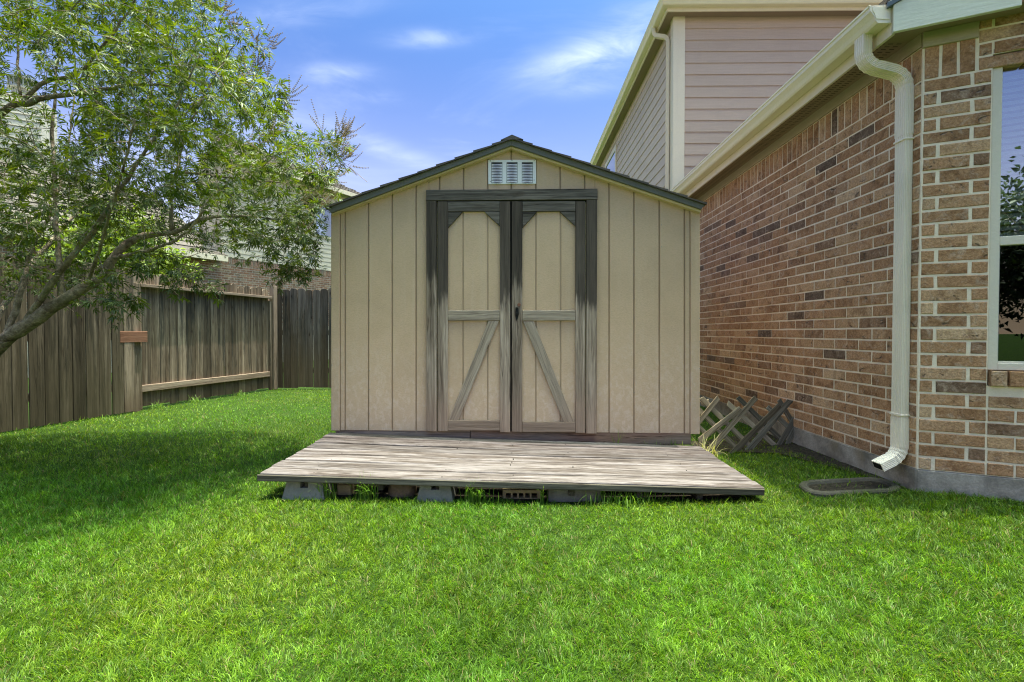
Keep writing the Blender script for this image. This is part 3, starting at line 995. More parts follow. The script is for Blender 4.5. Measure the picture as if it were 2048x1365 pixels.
def frustum_profile(mb, c, w0, w1, h, d0, d1, notch=None):
    """block with a trapezoid face and an optional notch in its top, tapering front to back"""
    x, y, z = c
    pr = [(-w0 / 2, 0), (w0 / 2, 0), (w1 / 2, h)]
    if notch: pr += [(notch / 2, h), (notch / 2, h - .045), (-notch / 2, h - .045), (-notch / 2, h)]
    pr += [(-w1 / 2, h)]
    n = len(pr)
    vs = []
    for sg in (-1, 1):
        for (a, b) in pr:
            dd = d0 + (d1 - d0) * (b / h)
            vs.append((x + a, y + sg * dd / 2, z + b))
    fs = [tuple(range(n)), tuple(range(n, 2 * n))[::-1]] + [(i + n, (i + 1) % n + n, (i + 1) % n, i) for i in range(n)]
    mb.add(vs, fs)
    return mb


PIERS = 'concrete pier blocks under the deck'
for px, wz, lab in ((623, .275, 'grey concrete pier block under the left end of the deck'),
                    (876, .235, 'grey notched concrete pier block under the deck between the brown stone and the holed brick')):
    c = at_ground(px, 3.10, -.02)
    b = frustum_profile(MB(), c, wz, wz - .055, .135, .26, .2, .05).build('pier_block', M['pier'])
    tag(b, lab, 'pier block', PIERS)
c = at_ground(688, 3.05, -.01)
tag(MB().box(c.x - .045, c.x + .045, c.y, c.y + .2, c.z, c.z + .08, bev=.006).build('loose_brick', M['tan_brick']), 'small tan brick end beside the left pier block', 'brick')
# brown stone: an uneven rounded block
c = at_ground(806, 3.1, -.01)
mb = MB()
vs = []
for k, (zz, sc) in enumerate(((0, .95), (.05, 1.05), (.095, .98), (.115, .78))):
    for i in range(12):
        a = 2 * math.pi * i / 12
        q = 1 / max(abs(math.cos(a)), abs(math.sin(a))) ** .75
        vs.append((c.x + math.cos(a) * q * .085 * sc * random.uniform(.95, 1.05), c.y + math.sin(a) * q * .08 * sc * random.uniform(.95, 1.05), c.z + zz + random.uniform(-.004, .004)))
fs = [(k * 12 + i, k * 12 + (i + 1) % 12, (k + 1) * 12 + (i + 1) % 12, (k + 1) * 12 + i) for k in range(3) for i in range(12)] + [tuple(range(36, 48))]
mb.add(vs, fs)
tag(mb.build('stone', M['brown_stone'], smooth=True), 'rounded brown stone between the two pier blocks under the deck', 'stone')
# cored brick: a face with five holes built from bars
c = at_ground(1043, 3.05, -.005)
br = thing('cored_brick', 'tan brick with a row of holes facing out under the deck', 'brick', c)
mb = MB()
W2, H2 = .12, .066
mb.box(c.x - W2, c.x + W2, c.y, c.y + .09, c.z, c.z + .016)
mb.box(c.x - W2, c.x + W2, c.y, c.y + .09, c.z + H2 - .02, c.z + H2)
xs_ = [-W2, -W2 + .02] + sum([[-W2 + .02 + (k + 1) * .04 - .012 + .004, -W2 + .02 + (k + 1) * .04 + .004] for k in range(4)], []) + [W2 - .02, W2]
for i in range(0, len(xs_), 2):
    mb.box(c.x + xs_[i], c.x + xs_[i + 1], c.y + .0015, c.y + .088, c.z + .015, c.z + H2 - .019)
mb.build('body', M['tan_brick'], br)
MB().box(c.x - W2 + .01, c.x + W2 - .01, c.y + .06, c.y + .08, c.z + .012, c.z + H2 - .014).build('core_void', M['black'], br)
c = at_ground(1146, 3.12, -.01)
tag(frustum_profile(MB(), c, .33, .325, .115, .2, .2).build('concrete_block', M['block']), 'long grey block under the deck right of the holed brick', 'block')
c = at_ground(1440, 3.2, -.02)
tag(MB().box(c.x - .16, c.x + .14, c.y, c.y + .14, c.z, c.z + .06, bev=.004).build('concrete_block', M['block']), 'low dark block in shadow under the right end of the deck', 'block')
c = Vector((*S(1019, 880), 0))
tag(MB().box(c.x - .045, c.x + .045, YS + .07, YS + .25, 0, .17, bev=.004).build('concrete_block', M['pier']), 'grey block standing in the dark gap below the shed doors', 'block')


# ------------------------------------------------------------------ the brick house on the right
house = thing('brick_house', 'brown brick house with taupe upper storey beside the shed', 'house', (3.5, 5, 0))
ZF = 0.242            # top of foundation
NCO, CH = 30, 0.0758
ZT = ZF + NCO * CH    # 2.516
Z_SOL = ZT + 0.197
Z_SOF = 2.79
JW = 0.0108
JA = 0.0122


def wall_part(name, mat):
    return None


side_wall = MB().slab([(0, ZF), (7.41 - CY, ZF), (7.41 - CY, Z_SOF), (0, Z_SOF)], Vector((XW + .10, 7.41, 0)), Vector((0, -1, 0)), EZ, Vector((-1, 0, 0)), .0985, .001).build('wall', M['mortar'], house)
# angled wall with a window opening: mortar backing in pieces
W0, W1, WZ0, WZ1 = 0.312, 1.22, 0.838, 2.575
mb = MB()
SB = CORNER - SN * 0.10
SMAX = 5.6
for (a, b, z0, z1) in ((0.0, W0 - .002, ZF, 4.2), (W0 - .002, W1, ZF, WZ0 - .09), (W0 - .002, W1, WZ1 + .02, 4.2), (W1, SMAX, ZF, 4.2)):
    mb.slab([(a, z0), (b, z0), (b, z1), (a, z1)], SB, SU, EZ, SN, .0985, .001)
angle_wall = mb.build('wall', M['mortar'], house)
# wall corner filler so that the joint at the obtuse corner is mortar
fnd = MB()
fnd.slab([(0, -.3), (7.41 - CY, -.3), (7.41 - CY, ZF), (0, ZF)], Vector((XW + .3, 7.41, 0)), Vector((0, -1, 0)), EZ, Vector((-1, 0, 0)), .302, .006)
fnd.slab([(-.0, -.3), (SMAX, -.3), (SMAX, ZF - .001), (-.0, ZF - .001)], CORNER - SN * .3, SU, EZ, SN, .302, .006)
fnd.build('foundation', M['foundation'], house)

bricks = []    # (distance to the camera, wall index, centre, length, height, U, N)


def add_brick(wi, u0, u1, z0, z1):
    if wi == 0: O, U, N = Vector((XW, CY, 0)), Vector((0, -1, 0)), Vector((-1, 0, 0))
    else: O, U, N = CORNER, SU, SN
    uc = (u0 + u1) / 2
    c = O + (U * -uc if wi == 0 else U * uc) + EZ * ((z0 + z1) / 2)
    v = c - CAM
    px, py = proj(c) if v.dot(CF) > .1 else (9e9, 9e9)
    seen = -60 < px < 2110 and -60 < py < 1400 and not (wi == 0 and 4 < c.y and px < 1392)
    bricks.append(((0 if seen else 1000) + v.length, wi, c, u1 - u0, z1 - z0, U, N))


for i in range(NCO):
    z0, z1 = ZF + i * CH + JW / 2, ZF + (i + 1) * CH - JW / 2
    u = JW if i % 2 else JW
    first = 0.244 if i % 2 else 0.117
    a = JW
    b = first
    while a < 7.4 - CY:
        add_brick(0, a, min(b, 7.4 - CY), z0, z1)
        a = b + JW
        b = a + .244
    # angled wall
    z0, z1 = ZF + i * CH + JA / 2, ZF + (i + 1) * CH - JA / 2
    row = [(.008, .066), (.084, .304)] if i % 2 == 0 else [(.008, .216), (.234, .304)]
    for r in row: add_brick(1, r[0] + random.uniform(-.002, .002), r[1], z0, z1)
    if z1 < WZ0 - .085 or z0 > WZ1:
        a = .304 + .011
        b = a + (.244 if i % 2 else .11)
        while a < SMAX:
            add_brick(1, a, min(b, SMAX), z0, z1)
            a = b + JW
            b = a + .244
    else:
        a = W1 + .008
        b = a + (.244 if i % 2 else .11)
        while a < SMAX:
            add_brick(1, a, min(b, SMAX), z0, z1)
            a = b + JW
            b = a + .244
# soldier course under the frieze
u = JW
while u < 7.4 - CY - .07:
    add_brick(0, u, u + .064, ZT + JW / 2, Z_SOL - JW / 2)
    u += .0745
for k in range(3):
    add_brick(1, .008 + k * .080, .008 + k * .080 + .066, ZT + JW / 2, Z_SOL - JW / 2)
# upper courses of the angled wall right of the frieze
for i in range(NCO, NCO + 16):
    z0, z1 = ZF + i * CH + JW / 2, ZF + (i + 1) * CH - JW / 2
    a = .25
    b = .304 if i % 2 else .44
    while a < SMAX:
        add_brick(1, a, min(b, SMAX), z0, z1)
        a = b + JW
        b = a + .244
# window sill rowlock
zr0, zr1 = WZ0 - .088, WZ0 - .004
u = W0 + .006
sill_bricks = []
while u < W1:
    sill_bricks.append((u, u + .068))
    u += .079

variants = {}


def brick_geo(L, H, seed):
    r = random.Random(seed)
    mb = MB()
    j = lambda: r.uniform(-.0018, .0018)
    h, l = H / 2, L / 2
    poly = [(-l + j(), -h + j()), (0, -h + j()), (l + j(), -h + j()), (l + j(), h + j()), (0, h + j()), (-l + j(), h + j())]
    return poly


def brick_mesh(L, H, N_is, U, seed):
    mb = MB()
    poly = brick_geo(L, H, seed)
    r = random.Random(seed + 77)
    mb.slab(poly, N_is * -.07, U, EZ, N_is, .07 + r.uniform(.001, .0045), .0035)
    return mb


bricks.sort(key=lambda q: q[0])
walls = (side_wall, angle_wall)
joined = (MB(), MB())
for k, (d, wi, c, L, H, U, N) in enumerate(bricks):
    if k < 292:
        key = (wi, round(L, 3), round(H, 3), k % 9)
        if key not in variants:
            o = brick_mesh(L, H, N, U, k).build('brick', M['brick'], None)
            variants[key] = o.data
        else:
            o = bpy.data.objects.new('brick', variants[key])
            col.objects.link(o)
        o.parent = walls[wi]
        o.location = c - world_loc(walls[wi])
    else:
        if d > 1000 and (c.z > 3.5): continue
        O = c
        poly = brick_geo(L, H, k)
        joined[wi].slab(poly, O - N * .07, U, EZ, N, .07 + random.uniform(.001, .0045), .0035, tone=random.random())
for wi in (0, 1):
    o = joined[wi].build('brickwork', M['brick_joined'], walls[wi], tone=True)
    o['kind'] = 'stuff'
for (a, b) in sill_bricks:
    MB().slab([(a, zr0), (b, zr0), (b, zr1), (a, zr1)], CORNER - SN * .08, SU, EZ, SN, .105, .004).build('sill_brick', M['brick'], angle_wall)

# window
win = bpy.data.objects.new('window', None)
col.objects.link(win)
win.parent = house


def wbox(a, b, z0, z1, back, front, name, mat, par=None, bev=.003):
    return MB().slab([(a, z0), (b, z0), (b, z1), (a, z1)], CORNER + SN * back, SU, EZ, SN, front - back, bev).build(name, mat, par or win)


FW = .045
wbox(W0, W0 + FW, WZ0, WZ1, -.07, -.012, 'frame', M['vinyl'])
wbox(W1 - FW, W1, WZ0, WZ1, -.07, -.012, 'frame', M['vinyl'])
wbox(W0 + FW, W1 - FW, WZ1 - FW, WZ1, -.07, -.0125, 'frame', M['vinyl'])
wbox(W0 + FW, W1 - FW, WZ0, WZ0 + .04, -.07, -.0125, 'frame', M['vinyl'])
wbox(W0 + FW, W1 - FW, 1.535, 1.585, -.065, -.016, 'meeting_rail', M['vinyl'])
wbox(W0 + FW, W0 + FW + .006, WZ0 + .04, 1.535, -.055, -.025, 'screen_frame', M['steel'], bev=.001)
wbox(W0 + FW, W1 - FW, WZ0 + .04, WZ0 + .05, -.055, -.0251, 'screen_frame', M['vinyl'], bev=.001)
wbox(W0 + FW, W1 - FW, 1.585, WZ1 - FW, -.046, -.042, 'pane', M['glass'], bev=.0005)
wbox(W0 + FW, W1 - FW, WZ0 + .04, 1.535, -.046, -.042, 'pane', M['screen'], bev=.0005)
wbox(W0 - .004, W1, WZ1 + .0005, WZ1 + .024, -.09, -.06, 'head_gap', M['black'])
wbox(W0 - .002, W1, WZ1 + .025, WZ1 + .05, -.07, -.001, 'lintel', M['soffit'])
# blind hanging inside the window
bl = thing('window_blind', 'closed pale slatted blind hanging inside the brick house window', 'blind', CORNER + SU * .77 - SN * .12 + EZ * 2.5)
sm = None
for k in range(48):
    z = WZ0 + .06 + k * .0355
    if sm is None:
        q = MB().slab([(-.40, -.018), (.40, -.018), (.40, .018), (-.40, .018)], -SN * .001, SU, (EZ * .75 - SN * .66).normalized(), (SN * .75 + EZ * .66).normalized(), .003, .0006)
        o = q.build('slat', M['blind'], None)
        sm = o.data
    else:
        o = bpy.data.objects.new('slat', sm)
        col.objects.link(o)
    o.parent = bl
    o.location = CORNER + SU * .77 - SN * .12 + EZ * z - bl.location
MB().slab([(-.41, 0), (.41, 0), (.41, .05), (-.41, .05)], CORNER + SU * .77 - SN * .15 + EZ * 2.55, SU, EZ, SN, .05).build('head_rail', M['blind'], bl)

# soffit, frieze, fascia, gutter of the low eave
XFAS = 2.15
YE = CORNER.y - .04                 # corner of fascia and end board
E0 = Vector((XFAS, YE, 0))
mb = MB()
n_ = 26
mb.add([(XFAS + .001, 7.4, Z_SOF), (E0.x, E0.y, Z_SOF), tuple((E0 + SU * 1.2) + EZ * Z_SOF), tuple(CORNER + SU * 1.1 + SN * -.02 + EZ * Z_SOF), tuple(CORNER + EZ * Z_SOF - SN * .02 + EX * .02), (XW + .02, 7.4, Z_SOF)],
       [(0, 1, 4, 5), (1, 2, 3, 4)])
mb.build('soffit', M['soffit'], house)
# vented strip of the soffit: rows of slots in raised beads
mb = MB()
for k in range(150):
    y = 2.98 + k * .029
    if y > 7.3: break
    for x0, x1 in ((2.185, 2.215), (2.235, 2.265), (2.285, 2.315)):
        mb.add([(x0, y, Z_SOF - .0015), (x1, y, Z_SOF - .0015), (x1, y + .006, Z_SOF - .0015), (x0, y + .006, Z_SOF - .0015)], [(0, 1, 2, 3)])
tag(mb.build('soffit_vent', M['black'], house), kind='stuff')
mb = MB()
mb.box(XW - .012, XW + .02, CY + .003, 7.4, Z_SOL, Z_SOF, grain='y')
mb.build('frieze_board', M['frieze'], house)
MB().slab([(-.004, Z_SOL - .012), (.245, Z_SOL - .012), (.245, Z_SOF), (-.004, Z_SOF)], CORNER - SN * .02, SU, EZ, SN, .034).build('frieze_board', M['frieze'], house)
MB().box(XFAS, XFAS + .02, YE + .004, 7.4, Z_SOF - .03, Z_SOF + .135, grain='y').build('fascia_board', M['cream'], house)
# end board: level below, roof pitch above
PITCH_R = .47
zt = lambda s: Z_SOF + .125 + s * SU.x * PITCH_R
L_ = .545
MB().slab([(0, Z_SOF - .028), (L_, Z_SOF - .028), (L_, zt(L_)), (0, zt(0))], E0 - SN * 0.0, SU, EZ, SN, .022, .002).build('end_board', M['board_white'], house)
MB().slab([(-.03, zt(-.03) + .001), (6.3, zt(6.3) + .001), (6.3, zt(6.3) + .03), (-.03, zt(-.03) + .03)], E0 - SN * .02, SU, EZ, SN, .052, .001).build('drip_edge', M['blue_drip'], house)
# roof slab with its rake along the angled wall
mb = MB()
r0 = Vector((XFAS - .03, YE - .012, Z_SOF + .155))
r1 = r0 + SU * 6.3 + EZ * (6.3 * SU.x * PITCH_R)
r2 = Vector((r1.x, 7.4, r1.z))
r3 = Vector((r0.x, 7.4, r0.z))
mb.add([r0, r1, r2, r3] + [q + EZ * .03 for q in (r0, r1, r2, r3)], [(0, 3, 2, 1), (4, 5, 6, 7), (0, 1, 5, 4), (1, 2, 6, 5), (2, 3, 7, 6), (3, 0, 4, 7)])
mb.build('roof', M['shingle'], house)
# far walls that close the house
e5 = CORNER + SU * SMAX
MB().box(e5.x, e5.x + .1, e5.y, 16, 0, 5.7).build('wall', M['taupe'], house)
mb = MB()
mb.add([(XW + .1, CY + .3, ZF), (e5.x, e5.y + .1, ZF), (e5.x, 7.4, ZF), (XW + .1, 7.4, ZF)], [(0, 1, 2, 3)])
mb.build('floor', M['soffit'], house)
mb = MB()
mb.add([(XW + .05, CY + .1, Z_SOF + .02), (e5.x, e5.y + .1, Z_SOF + .02), (e5.x, 7.4, Z_SOF + .02), (XW + .05, 7.4, Z_SOF + .02)], [(0, 1, 2, 3)])
mb.build('ceiling', M['soffit'], house)

GUT = [(0, .10), (0, 0), (-.072, 0), (-.082, .012), (-.092, .036), (-.104, .054), (-.114, .066), (-.116, .088), (-.122, .092), (-.122, .102), (-.112, .104), (-.110, .094)]


def gutter(path_a, path_b, outdir, name='gutter', parent=house, mat=None):
    A = -outdir
    d = (path_b - path_a)
    g = MB().sweep(GUT, [path_a, path_b], [(A, EZ), (A, EZ)])
    return g.build(name, mat or M['gutter'], parent)


ZG = Z_SOF + .043
g1 = gutter(Vector((XFAS - .002, YE + .012, ZG)), Vector((XFAS - .002, 7.39, ZG)), Vector((-1, 0, 0)))
# end cap flange
MB().sweep([(a * 1.06, -.005 + b * 1.06) for a, b in GUT[:9]], [Vector((XFAS - .002, YE + .004, ZG)), Vector((XFAS - .002, YE + .0115, ZG))], [(Vector((1, 0, 0)), EZ)] * 2).build('end_cap', M['downspout'], g1)
MB().sweep([(a, b) for a, b in ((-.088, .018), (-.098, .05), (-.108, .064), (-.110, .086), (-.012, .086), (-.012, .012))], [Vector((XFAS - .002, YE + .001, ZG)), Vector((XFAS - .002, YE + .0035, ZG))], [(Vector((1, 0, 0)), EZ)] * 2).build('end_cap', M['downspout'], g1)


def ribbed(w_, d_, r=.006):
    """downspout section with ribs"""
    pts = []
    n = 5
    def side(p, q, nx, ny):
        for k in range(n):
            for (t, dep) in ((.0, 0), (.22, 0), (.28, -.0028), (.44, -.0028), (.5, 0)):
                u = (k + t * 2) / n if t < .5 else (k + 1) / n
                if t == .5: continue
                u = (k + t / .5) / n
                pts.append((p[0] + (q[0] - p[0]) * u + nx * dep, p[1] + (q[1] - p[1]) * u + ny * dep))
    hw, hd = w_ / 2, d_ / 2
    side((-hw, -hd), (hw, -hd), 0, -1)
    side((hw, -hd), (hw, hd), 1, 0)
    side((hw, hd), (-hw, hd), 0, 1)
    side((-hw, hd), (-hw, -hd), -1, 0)
    return pts


def pipe(path, name, mat, parent, wid, dep, width_axis):
    """square pipe swept along a path lying in a plane perpendicular to width_axis"""
    # round the corners
    pts = [Vector(p) for p in path]
    out = [pts[0]]
    for i in range(1, len(pts) - 1):
        a, b, c = pts[i - 1], pts[i], pts[i + 1]
        r = min(.085, (b - a).length * .45, (c - b).length * .45)
        p0, p2 = b + (a - b).normalized() * r, b + (c - b).normalized() * r
        ns = 9
        for k in range(ns + 1):
            t = k / ns
            q = p0 * (1 - t) ** 2 + b * 2 * t * (1 - t) + p2 * t ** 2
            out.append(q)
    out.append(pts[-1])
    fr, path2 = [], []
    scales = []
    for i, p in enumerate(out):
        d = (out[min(i + 1, len(out) - 1)] - out[max(i - 1, 0)]).normalized()
        B = width_axis.cross(d).normalized()
        fr.append([width_axis, B])
    # crimps on the bends: every second ring slightly smaller
    for i in range(1, len(out) - 1):
        a, b, c = out[i - 1], out[i], out[i + 1]
        if (b - a).length < .03 and (c - b).length < .03 and i % 2:
            fr[i] = [fr[i][0] * .925, fr[i][1] * .925]
    return MB().sweep(ribbed(wid, dep), out, fr).build(name, mat, parent)


XG = XFAS - .055
PY = 2.975
ds = pipe([(XG, PY + .02, ZG + .01), (XG, PY + .02, ZG - .16), (2.331, PY, ZG - .235), (2.331, PY, ZG - .6)], 'downspout', M['downspout'], house, .082, .05, Vector((0, 1, 0)))
pipe([(2.331, PY, ZG - .585), (2.331, PY, .50)], 'pipe_length', M['downspout'], ds, .078, .046, Vector((0, 1, 0)))
pipe([(2.331, PY, .53), (2.331, PY, .30), (2.19, PY - .015, .238)], 'outlet_elbow', M['downspout'], ds, .082, .05, Vector((0, 1, 0)))
dd_ = Vector((2.19 - 2.331, -.015, .238 - .30)).normalized()
pb = Vector((2.19, PY - .015, .238)) + dd_ * .0005
MB().slab([(-.032, -.018), (.032, -.018), (.032, .018), (-.032, .018)], pb - dd_ * .001, EY, EY.cross(dd_) * -1, dd_, .004, .0005).build('outlet_mouth', M['black'], ds)
for z in (.545, 2.2):
    MB().box(2.302, 2.362, PY - .044, PY + .044, z, z + .010).build('joint_band', M['downspout'], ds)

# upper storey: lap siding
YU = 7.4
ZU0, ZU1 = 2.75, 5.78
EXP = .171
nb = int((ZU1 - ZU0) / EXP) + 1
MB().box(XW + .01, e5.x, YU + .012, YU + .1, 2.3, ZU1).build('wall', M['taupe'], house)
MB().box(XW + .012, XW + .1, YU + .1, 16, 0, ZU1, grain='y').build('wall', M['taupe_side'], house)
for k in range(nb):
    z0 = ZU1 - (k + 1) * EXP
    z1 = z0 + EXP + .012
    if z1 > ZU1: z1 = ZU1
    for (front,) in ((True,), (False,)):
        mb = MB()
        if front:
            a, b = XW + .152, e5.x
            v = [(a, YU + .008, z0), (b, YU + .008, z0), (b, YU - .012, z0), (a, YU - .012, z0), (a, YU + .008, z1), (b, YU + .008, z1), (b, YU - .0005, z1), (a, YU - .0005, z1)]
        else:
            a, b = YU + .11, 15.9
            v = [(XW + .008, a, z0), (XW + .008, b, z0), (XW - .012, b, z0), (XW - .012, a, z0), (XW + .008, a, z1), (XW + .008, b, z1), (XW - .0005, b, z1), (XW - .0005, a, z1)]
        mb.add(v, [(0, 1, 2, 3), (4, 7, 6, 5), (3, 2, 6, 7), (0, 4, 5, 1), (1, 5, 6, 2), (0, 3, 7, 4)])
        mb.build('siding_board', M['taupe'] if front else M['taupe_side'], house)
MB().box(XW - .015, XW + .15, YU - .025, YU + .01, 2.3, ZU1).build('corner_board', M['cream'], house)
MB().box(XW - .027, XW + .008, YU - .0245, YU + .108, 2.3, ZU1 - .002, grain='y').build('corner_board', M['cream'], house)
# lower continuation of the long wall (brick storey hidden behind the shed)
MB().box(XW + .0, XW + .012, YU + .1, 16, 0, 2.45, grain='y').build('wall', M['mortar'], house)
XF2, YF2 = XW - .17, YU - .17
mb = MB()
mb.add([(XF2, YF2, ZU1), (8.2, YF2, ZU1), (8.2, YU + .02, ZU1), (XW + .02, YU + .02, ZU1), (XW + .02, 16, ZU1), (XF2, 16, ZU1)], [(0, 1, 2, 3), (0, 3, 4, 5)])
mb.build('soffit', M['soffit'], house)
MB().box(XF2, XF2 + .02, YF2, 16, ZU1 - .02, ZU1 + .14, grain='y').build('fascia_board', M['cream'], house)
MB().box(XF2 + .021, 8.2, YF2, YF2 + .02, ZU1 - .02, ZU1 + .14).build('fascia_board', M['cream'], house)
ZG2 = ZU1 + .03
MB().sweep(GUT, [Vector((XF2, YF2, ZG2)), Vector((XF2, 16, ZG2))], [(EX + EY, EZ), (EX, EZ)]).build('gutter', M['gutter'], house)
MB().sweep(GUT, [Vector((XF2, YF2, ZG2)), Vector((8.2, YF2, ZG2))], [(EX + EY, EZ), (EY, EZ)]).build('gutter', M['gutter'], house)
pipe([(XF2 - .05, YU + .32, ZG2 + .01), (XF2 - .05, YU + .30, ZG2 - .12), (XW - .045, YU + .15, ZG2 - .24), (XW - .045, YU + .15, 2.3)], 'downspout', M['cream'], house, .07, .055, Vector((0, 1, 0)).cross(EZ).normalized() if False else Vector((.55, .83, 0)).normalized())
mb = MB()
mb.add([(XF2 - .03, YF2 - .03, ZU1 + .16), (8.2, YF2 - .03, ZU1 + .16), (8.2, 16, ZU1 + .16), (XF2 - .03, 16, ZU1 + .16), (5.3, YF2 + 3, ZU1 + 1.5), (5.3, 13, ZU1 + 1.5)],
       [(0, 1, 4), (1, 2, 5, 4), (2, 3, 5), (3, 0, 4, 5), (0, 3, 2, 1)])
mb.build('roof', M['shingle'], house)
# small window on the long wall
sw = bpy.data.objects.new('window', None)
col.objects.link(sw)
sw.parent = house
zs0, zs1 = 3.2, 5.5
for (y0, y1, z0, z1) in ((11.6, 11.7, zs0, zs1), (12.9, 13.0, zs0, zs1), (11.7, 12.9, zs1 - .1, zs1), (11.7, 12.9, zs0, zs0 + .1)):
    MB().box(XW - .035, XW + .005, y0, y1, z0, z1, grain='y').build('frame', M['cream'], sw)
MB().box(XW - .02, XW - .014, 11.7, 12.9, zs0 + .1, zs1 - .1, grain='y').build('pane', M['screen'], sw)

# ------------------------------------------------------------------ splash block below the downspout
def splash_block():
    cx, cy = 2.06, 3.03
    t = thing('splash_block', 'low grey concrete splash block sunk in the grass below the downspout', 'splash block', (cx, cy, float(ground_z(cx, cy))))
    z = float(ground_z(cx, cy))
    prof_o, prof_i = [], []
    n = 28
    def rr(hw, hd, r):
        pts = []
        for (sx, sy, a0) in ((1, 1, 0), (-1, 1, 90), (-1, -1, 180), (1, -1, 270)):
            for k in range(7):
                a = R(a0 + 90 * k / 6)
                pts.append((sx * (hw - r) + r * math.cos(a), sy * (hd - r) + r * math.sin(a)))
        return pts
    rings = [(rr(.265, .13, .10), -.03), (rr(.265, .13, .10), .014), (rr(.258, .123, .095), .023), (rr(.226, .092, .078), .021), (rr(.218, .084, .072), .009)]
    vs, fs = [], []
    rot = R(-8)
    for pts, h in rings:
        for (a, b) in pts:
            vx, vy = cx + a * math.cos(rot) - b * math.sin(rot), cy + a * math.sin(rot) + b * math.cos(rot)
            vs.append((vx, vy, float(ground_z(vx, vy)) + h + random.uniform(-.002, .002)))
    for k in range(len(rings) - 1):
        for i in range(n):
            j = (i + 1) % n
            fs.append((k * n + i, k * n + j, (k + 1) * n + j, (k + 1) * n + i))
    MB().add(vs, fs)
    mb = MB()
    mb.add(vs, fs)
    mb.build('rim', M['splash'], t)
    mb = MB()
    mb.add([v for v in vs[-n:]], [tuple(range(n))])
    mb.build('basin', M['dirt'], t)


splash_block()

# ------------------------------------------------------------------ broken lattice between the shed and the house
lat = thing('lattice_panel', 'broken leaning wooden lattice panel between the shed and the brick wall', 'lattice', (1.95, 4.05, float(ground_z(1.95, 4.05))))
LP = Vector((1.5, 4.07, 0))
LN = Vector((.10, -1, .06)).normalized()


def lz(a, b, off=0):
    return P(1380 + a / 6.825, 760 + b / 6.825, plane=(LP + LN * off, LN))


def slat(a, b, wd, layer, mat, name='slat', th=.007):
    p, q = lz(*a, off=layer), lz(*b, off=layer)
    U = (q - p)
    L = U.length
    U.normalize()
    V = LN.cross(U).normalized()
    h = wd * 1.38 / 2
    c = [random.uniform(-.02, .02) for _ in range(4)]
    MB().slab([(c[0], -h), (L + c[1], -h), (L + c[2], h), (c[3], h)], p, U, V, LN, th, .0015, 'u').build(name, mat, lat)


LW, LD = M['lattice_wood'], M['lattice_dark']
for a, b, wd, m in (((90, 610), (395, 235), .030, LW), ((110, 840), (710, 375), .034, LW), ((235, 985), (900, 240), .034, LW), ((470, 1110), (1225, 345), .036, LW),
                    ((650, 1130), (1370, 275), .036, LD), ((1085, 1110), (1550, 320), .034, LD), ((1225, 1110), (1615, 240), .032, LD)):
    slat(a, b, wd, .009, m)
for a, b, wd, m in (((130, 420), (690, 985), .030, LW), ((150, 245), (1030, 1120), .030, LW), ((515, 320), (1185, 925), .030, LW), ((645, 235), (1255, 825), .030, LD),
                    ((1050, 365), (1420, 720), .030, LD), ((1205, 265), (1560, 850), .030, LD), ((315, 945), (500, 1130), .030, LW), ((130, 655), (230, 750), .028, LW), ((745, 1075), (860, 1160), .028, LD)):
    slat(a, b, wd, 0, m)
slat((1505, 1060), (1560, 265), .026, .018, LD, 'end_strip', .012)
slat((130, 330), (260, 300), .03, -.01, LW)

# ------------------------------------------------------------------ fences
def picket_poly(w_, h, cut=.028, base=0.0):
    return [(-w_ / 2, base), (w_ / 2, base), (w_ / 2, h - cut), (w_ / 2 - cut, h), (-w_ / 2 + cut, h), (-w_ / 2, h - cut)]


def fence_frame(t, off):
    return FA + FD * t + FN * off


lf = thing('wooden_fence', 'grey board privacy fence along the left side with its rails showing in one bay', 'fence', FA + FD * 2.6)
LFU = FD * -1      # to the right as seen from the yard
# bay with rails on the yard side: pickets behind
t = 0.10
while t < 2.55:
    wd = .132 + random.uniform(-.004, .006)
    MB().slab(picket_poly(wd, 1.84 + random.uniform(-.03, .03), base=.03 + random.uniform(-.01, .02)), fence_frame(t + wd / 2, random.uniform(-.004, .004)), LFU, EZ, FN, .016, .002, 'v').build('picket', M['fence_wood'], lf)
    t += wd + random.uniform(.003, .010)
# near bay: pickets on the yard side
t = 2.52
k = 0
while t < 6.2:
    wd = .134 + random.uniform(-.004, .006)
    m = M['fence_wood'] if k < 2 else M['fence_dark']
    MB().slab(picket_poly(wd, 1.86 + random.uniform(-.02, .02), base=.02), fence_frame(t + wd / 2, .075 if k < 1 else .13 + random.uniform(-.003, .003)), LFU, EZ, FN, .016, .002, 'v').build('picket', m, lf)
    t += wd + random.uniform(.004, .012)
    k += 1
for tt, off, wd, h in ((0.02, .02, .10, 1.90), (2.60, .018, .09, 1.7), (5.1, .03, .09, 1.8)):
    MB().slab([(-wd / 2, 0), (wd / 2, 0), (wd / 2, h), (-wd / 2, h)], fence_frame(tt, off), LFU, EZ, FN, .09, .004, 'v').build('post', M['fence_wood'] if tt > 1 else M['fence_rail'], lf)
for z0, z1, o0, th in ((1.66, 1.70, .0165, .085), (.245, .335, .0165, .04)):
    MB().slab([(.09, z0), (2.53, z0), (2.53, z1), (.09, z1)], fence_frame(2.62, o0), LFU, EZ, FN, th, .003, 'u').build('rail', M['fence_rail'], lf)
for z0 in (.3, .95, 1.62):
    MB().slab([(0, z0), (3.5, z0), (3.5, z0 + .09), (0, z0 + .09)], fence_frame(6.2, .09), LFU, EZ, FN, .038, .003, 'u').build('rail', M['fence_rail'], lf)
MB().slab([(-.02, 0), (.02, 0), (.02, 1.62), (-.02, 1.62)], fence_frame(.09, .018), LFU, EZ, FN, .05, .003, 'v').build('batten', M['fence_wood'], lf)
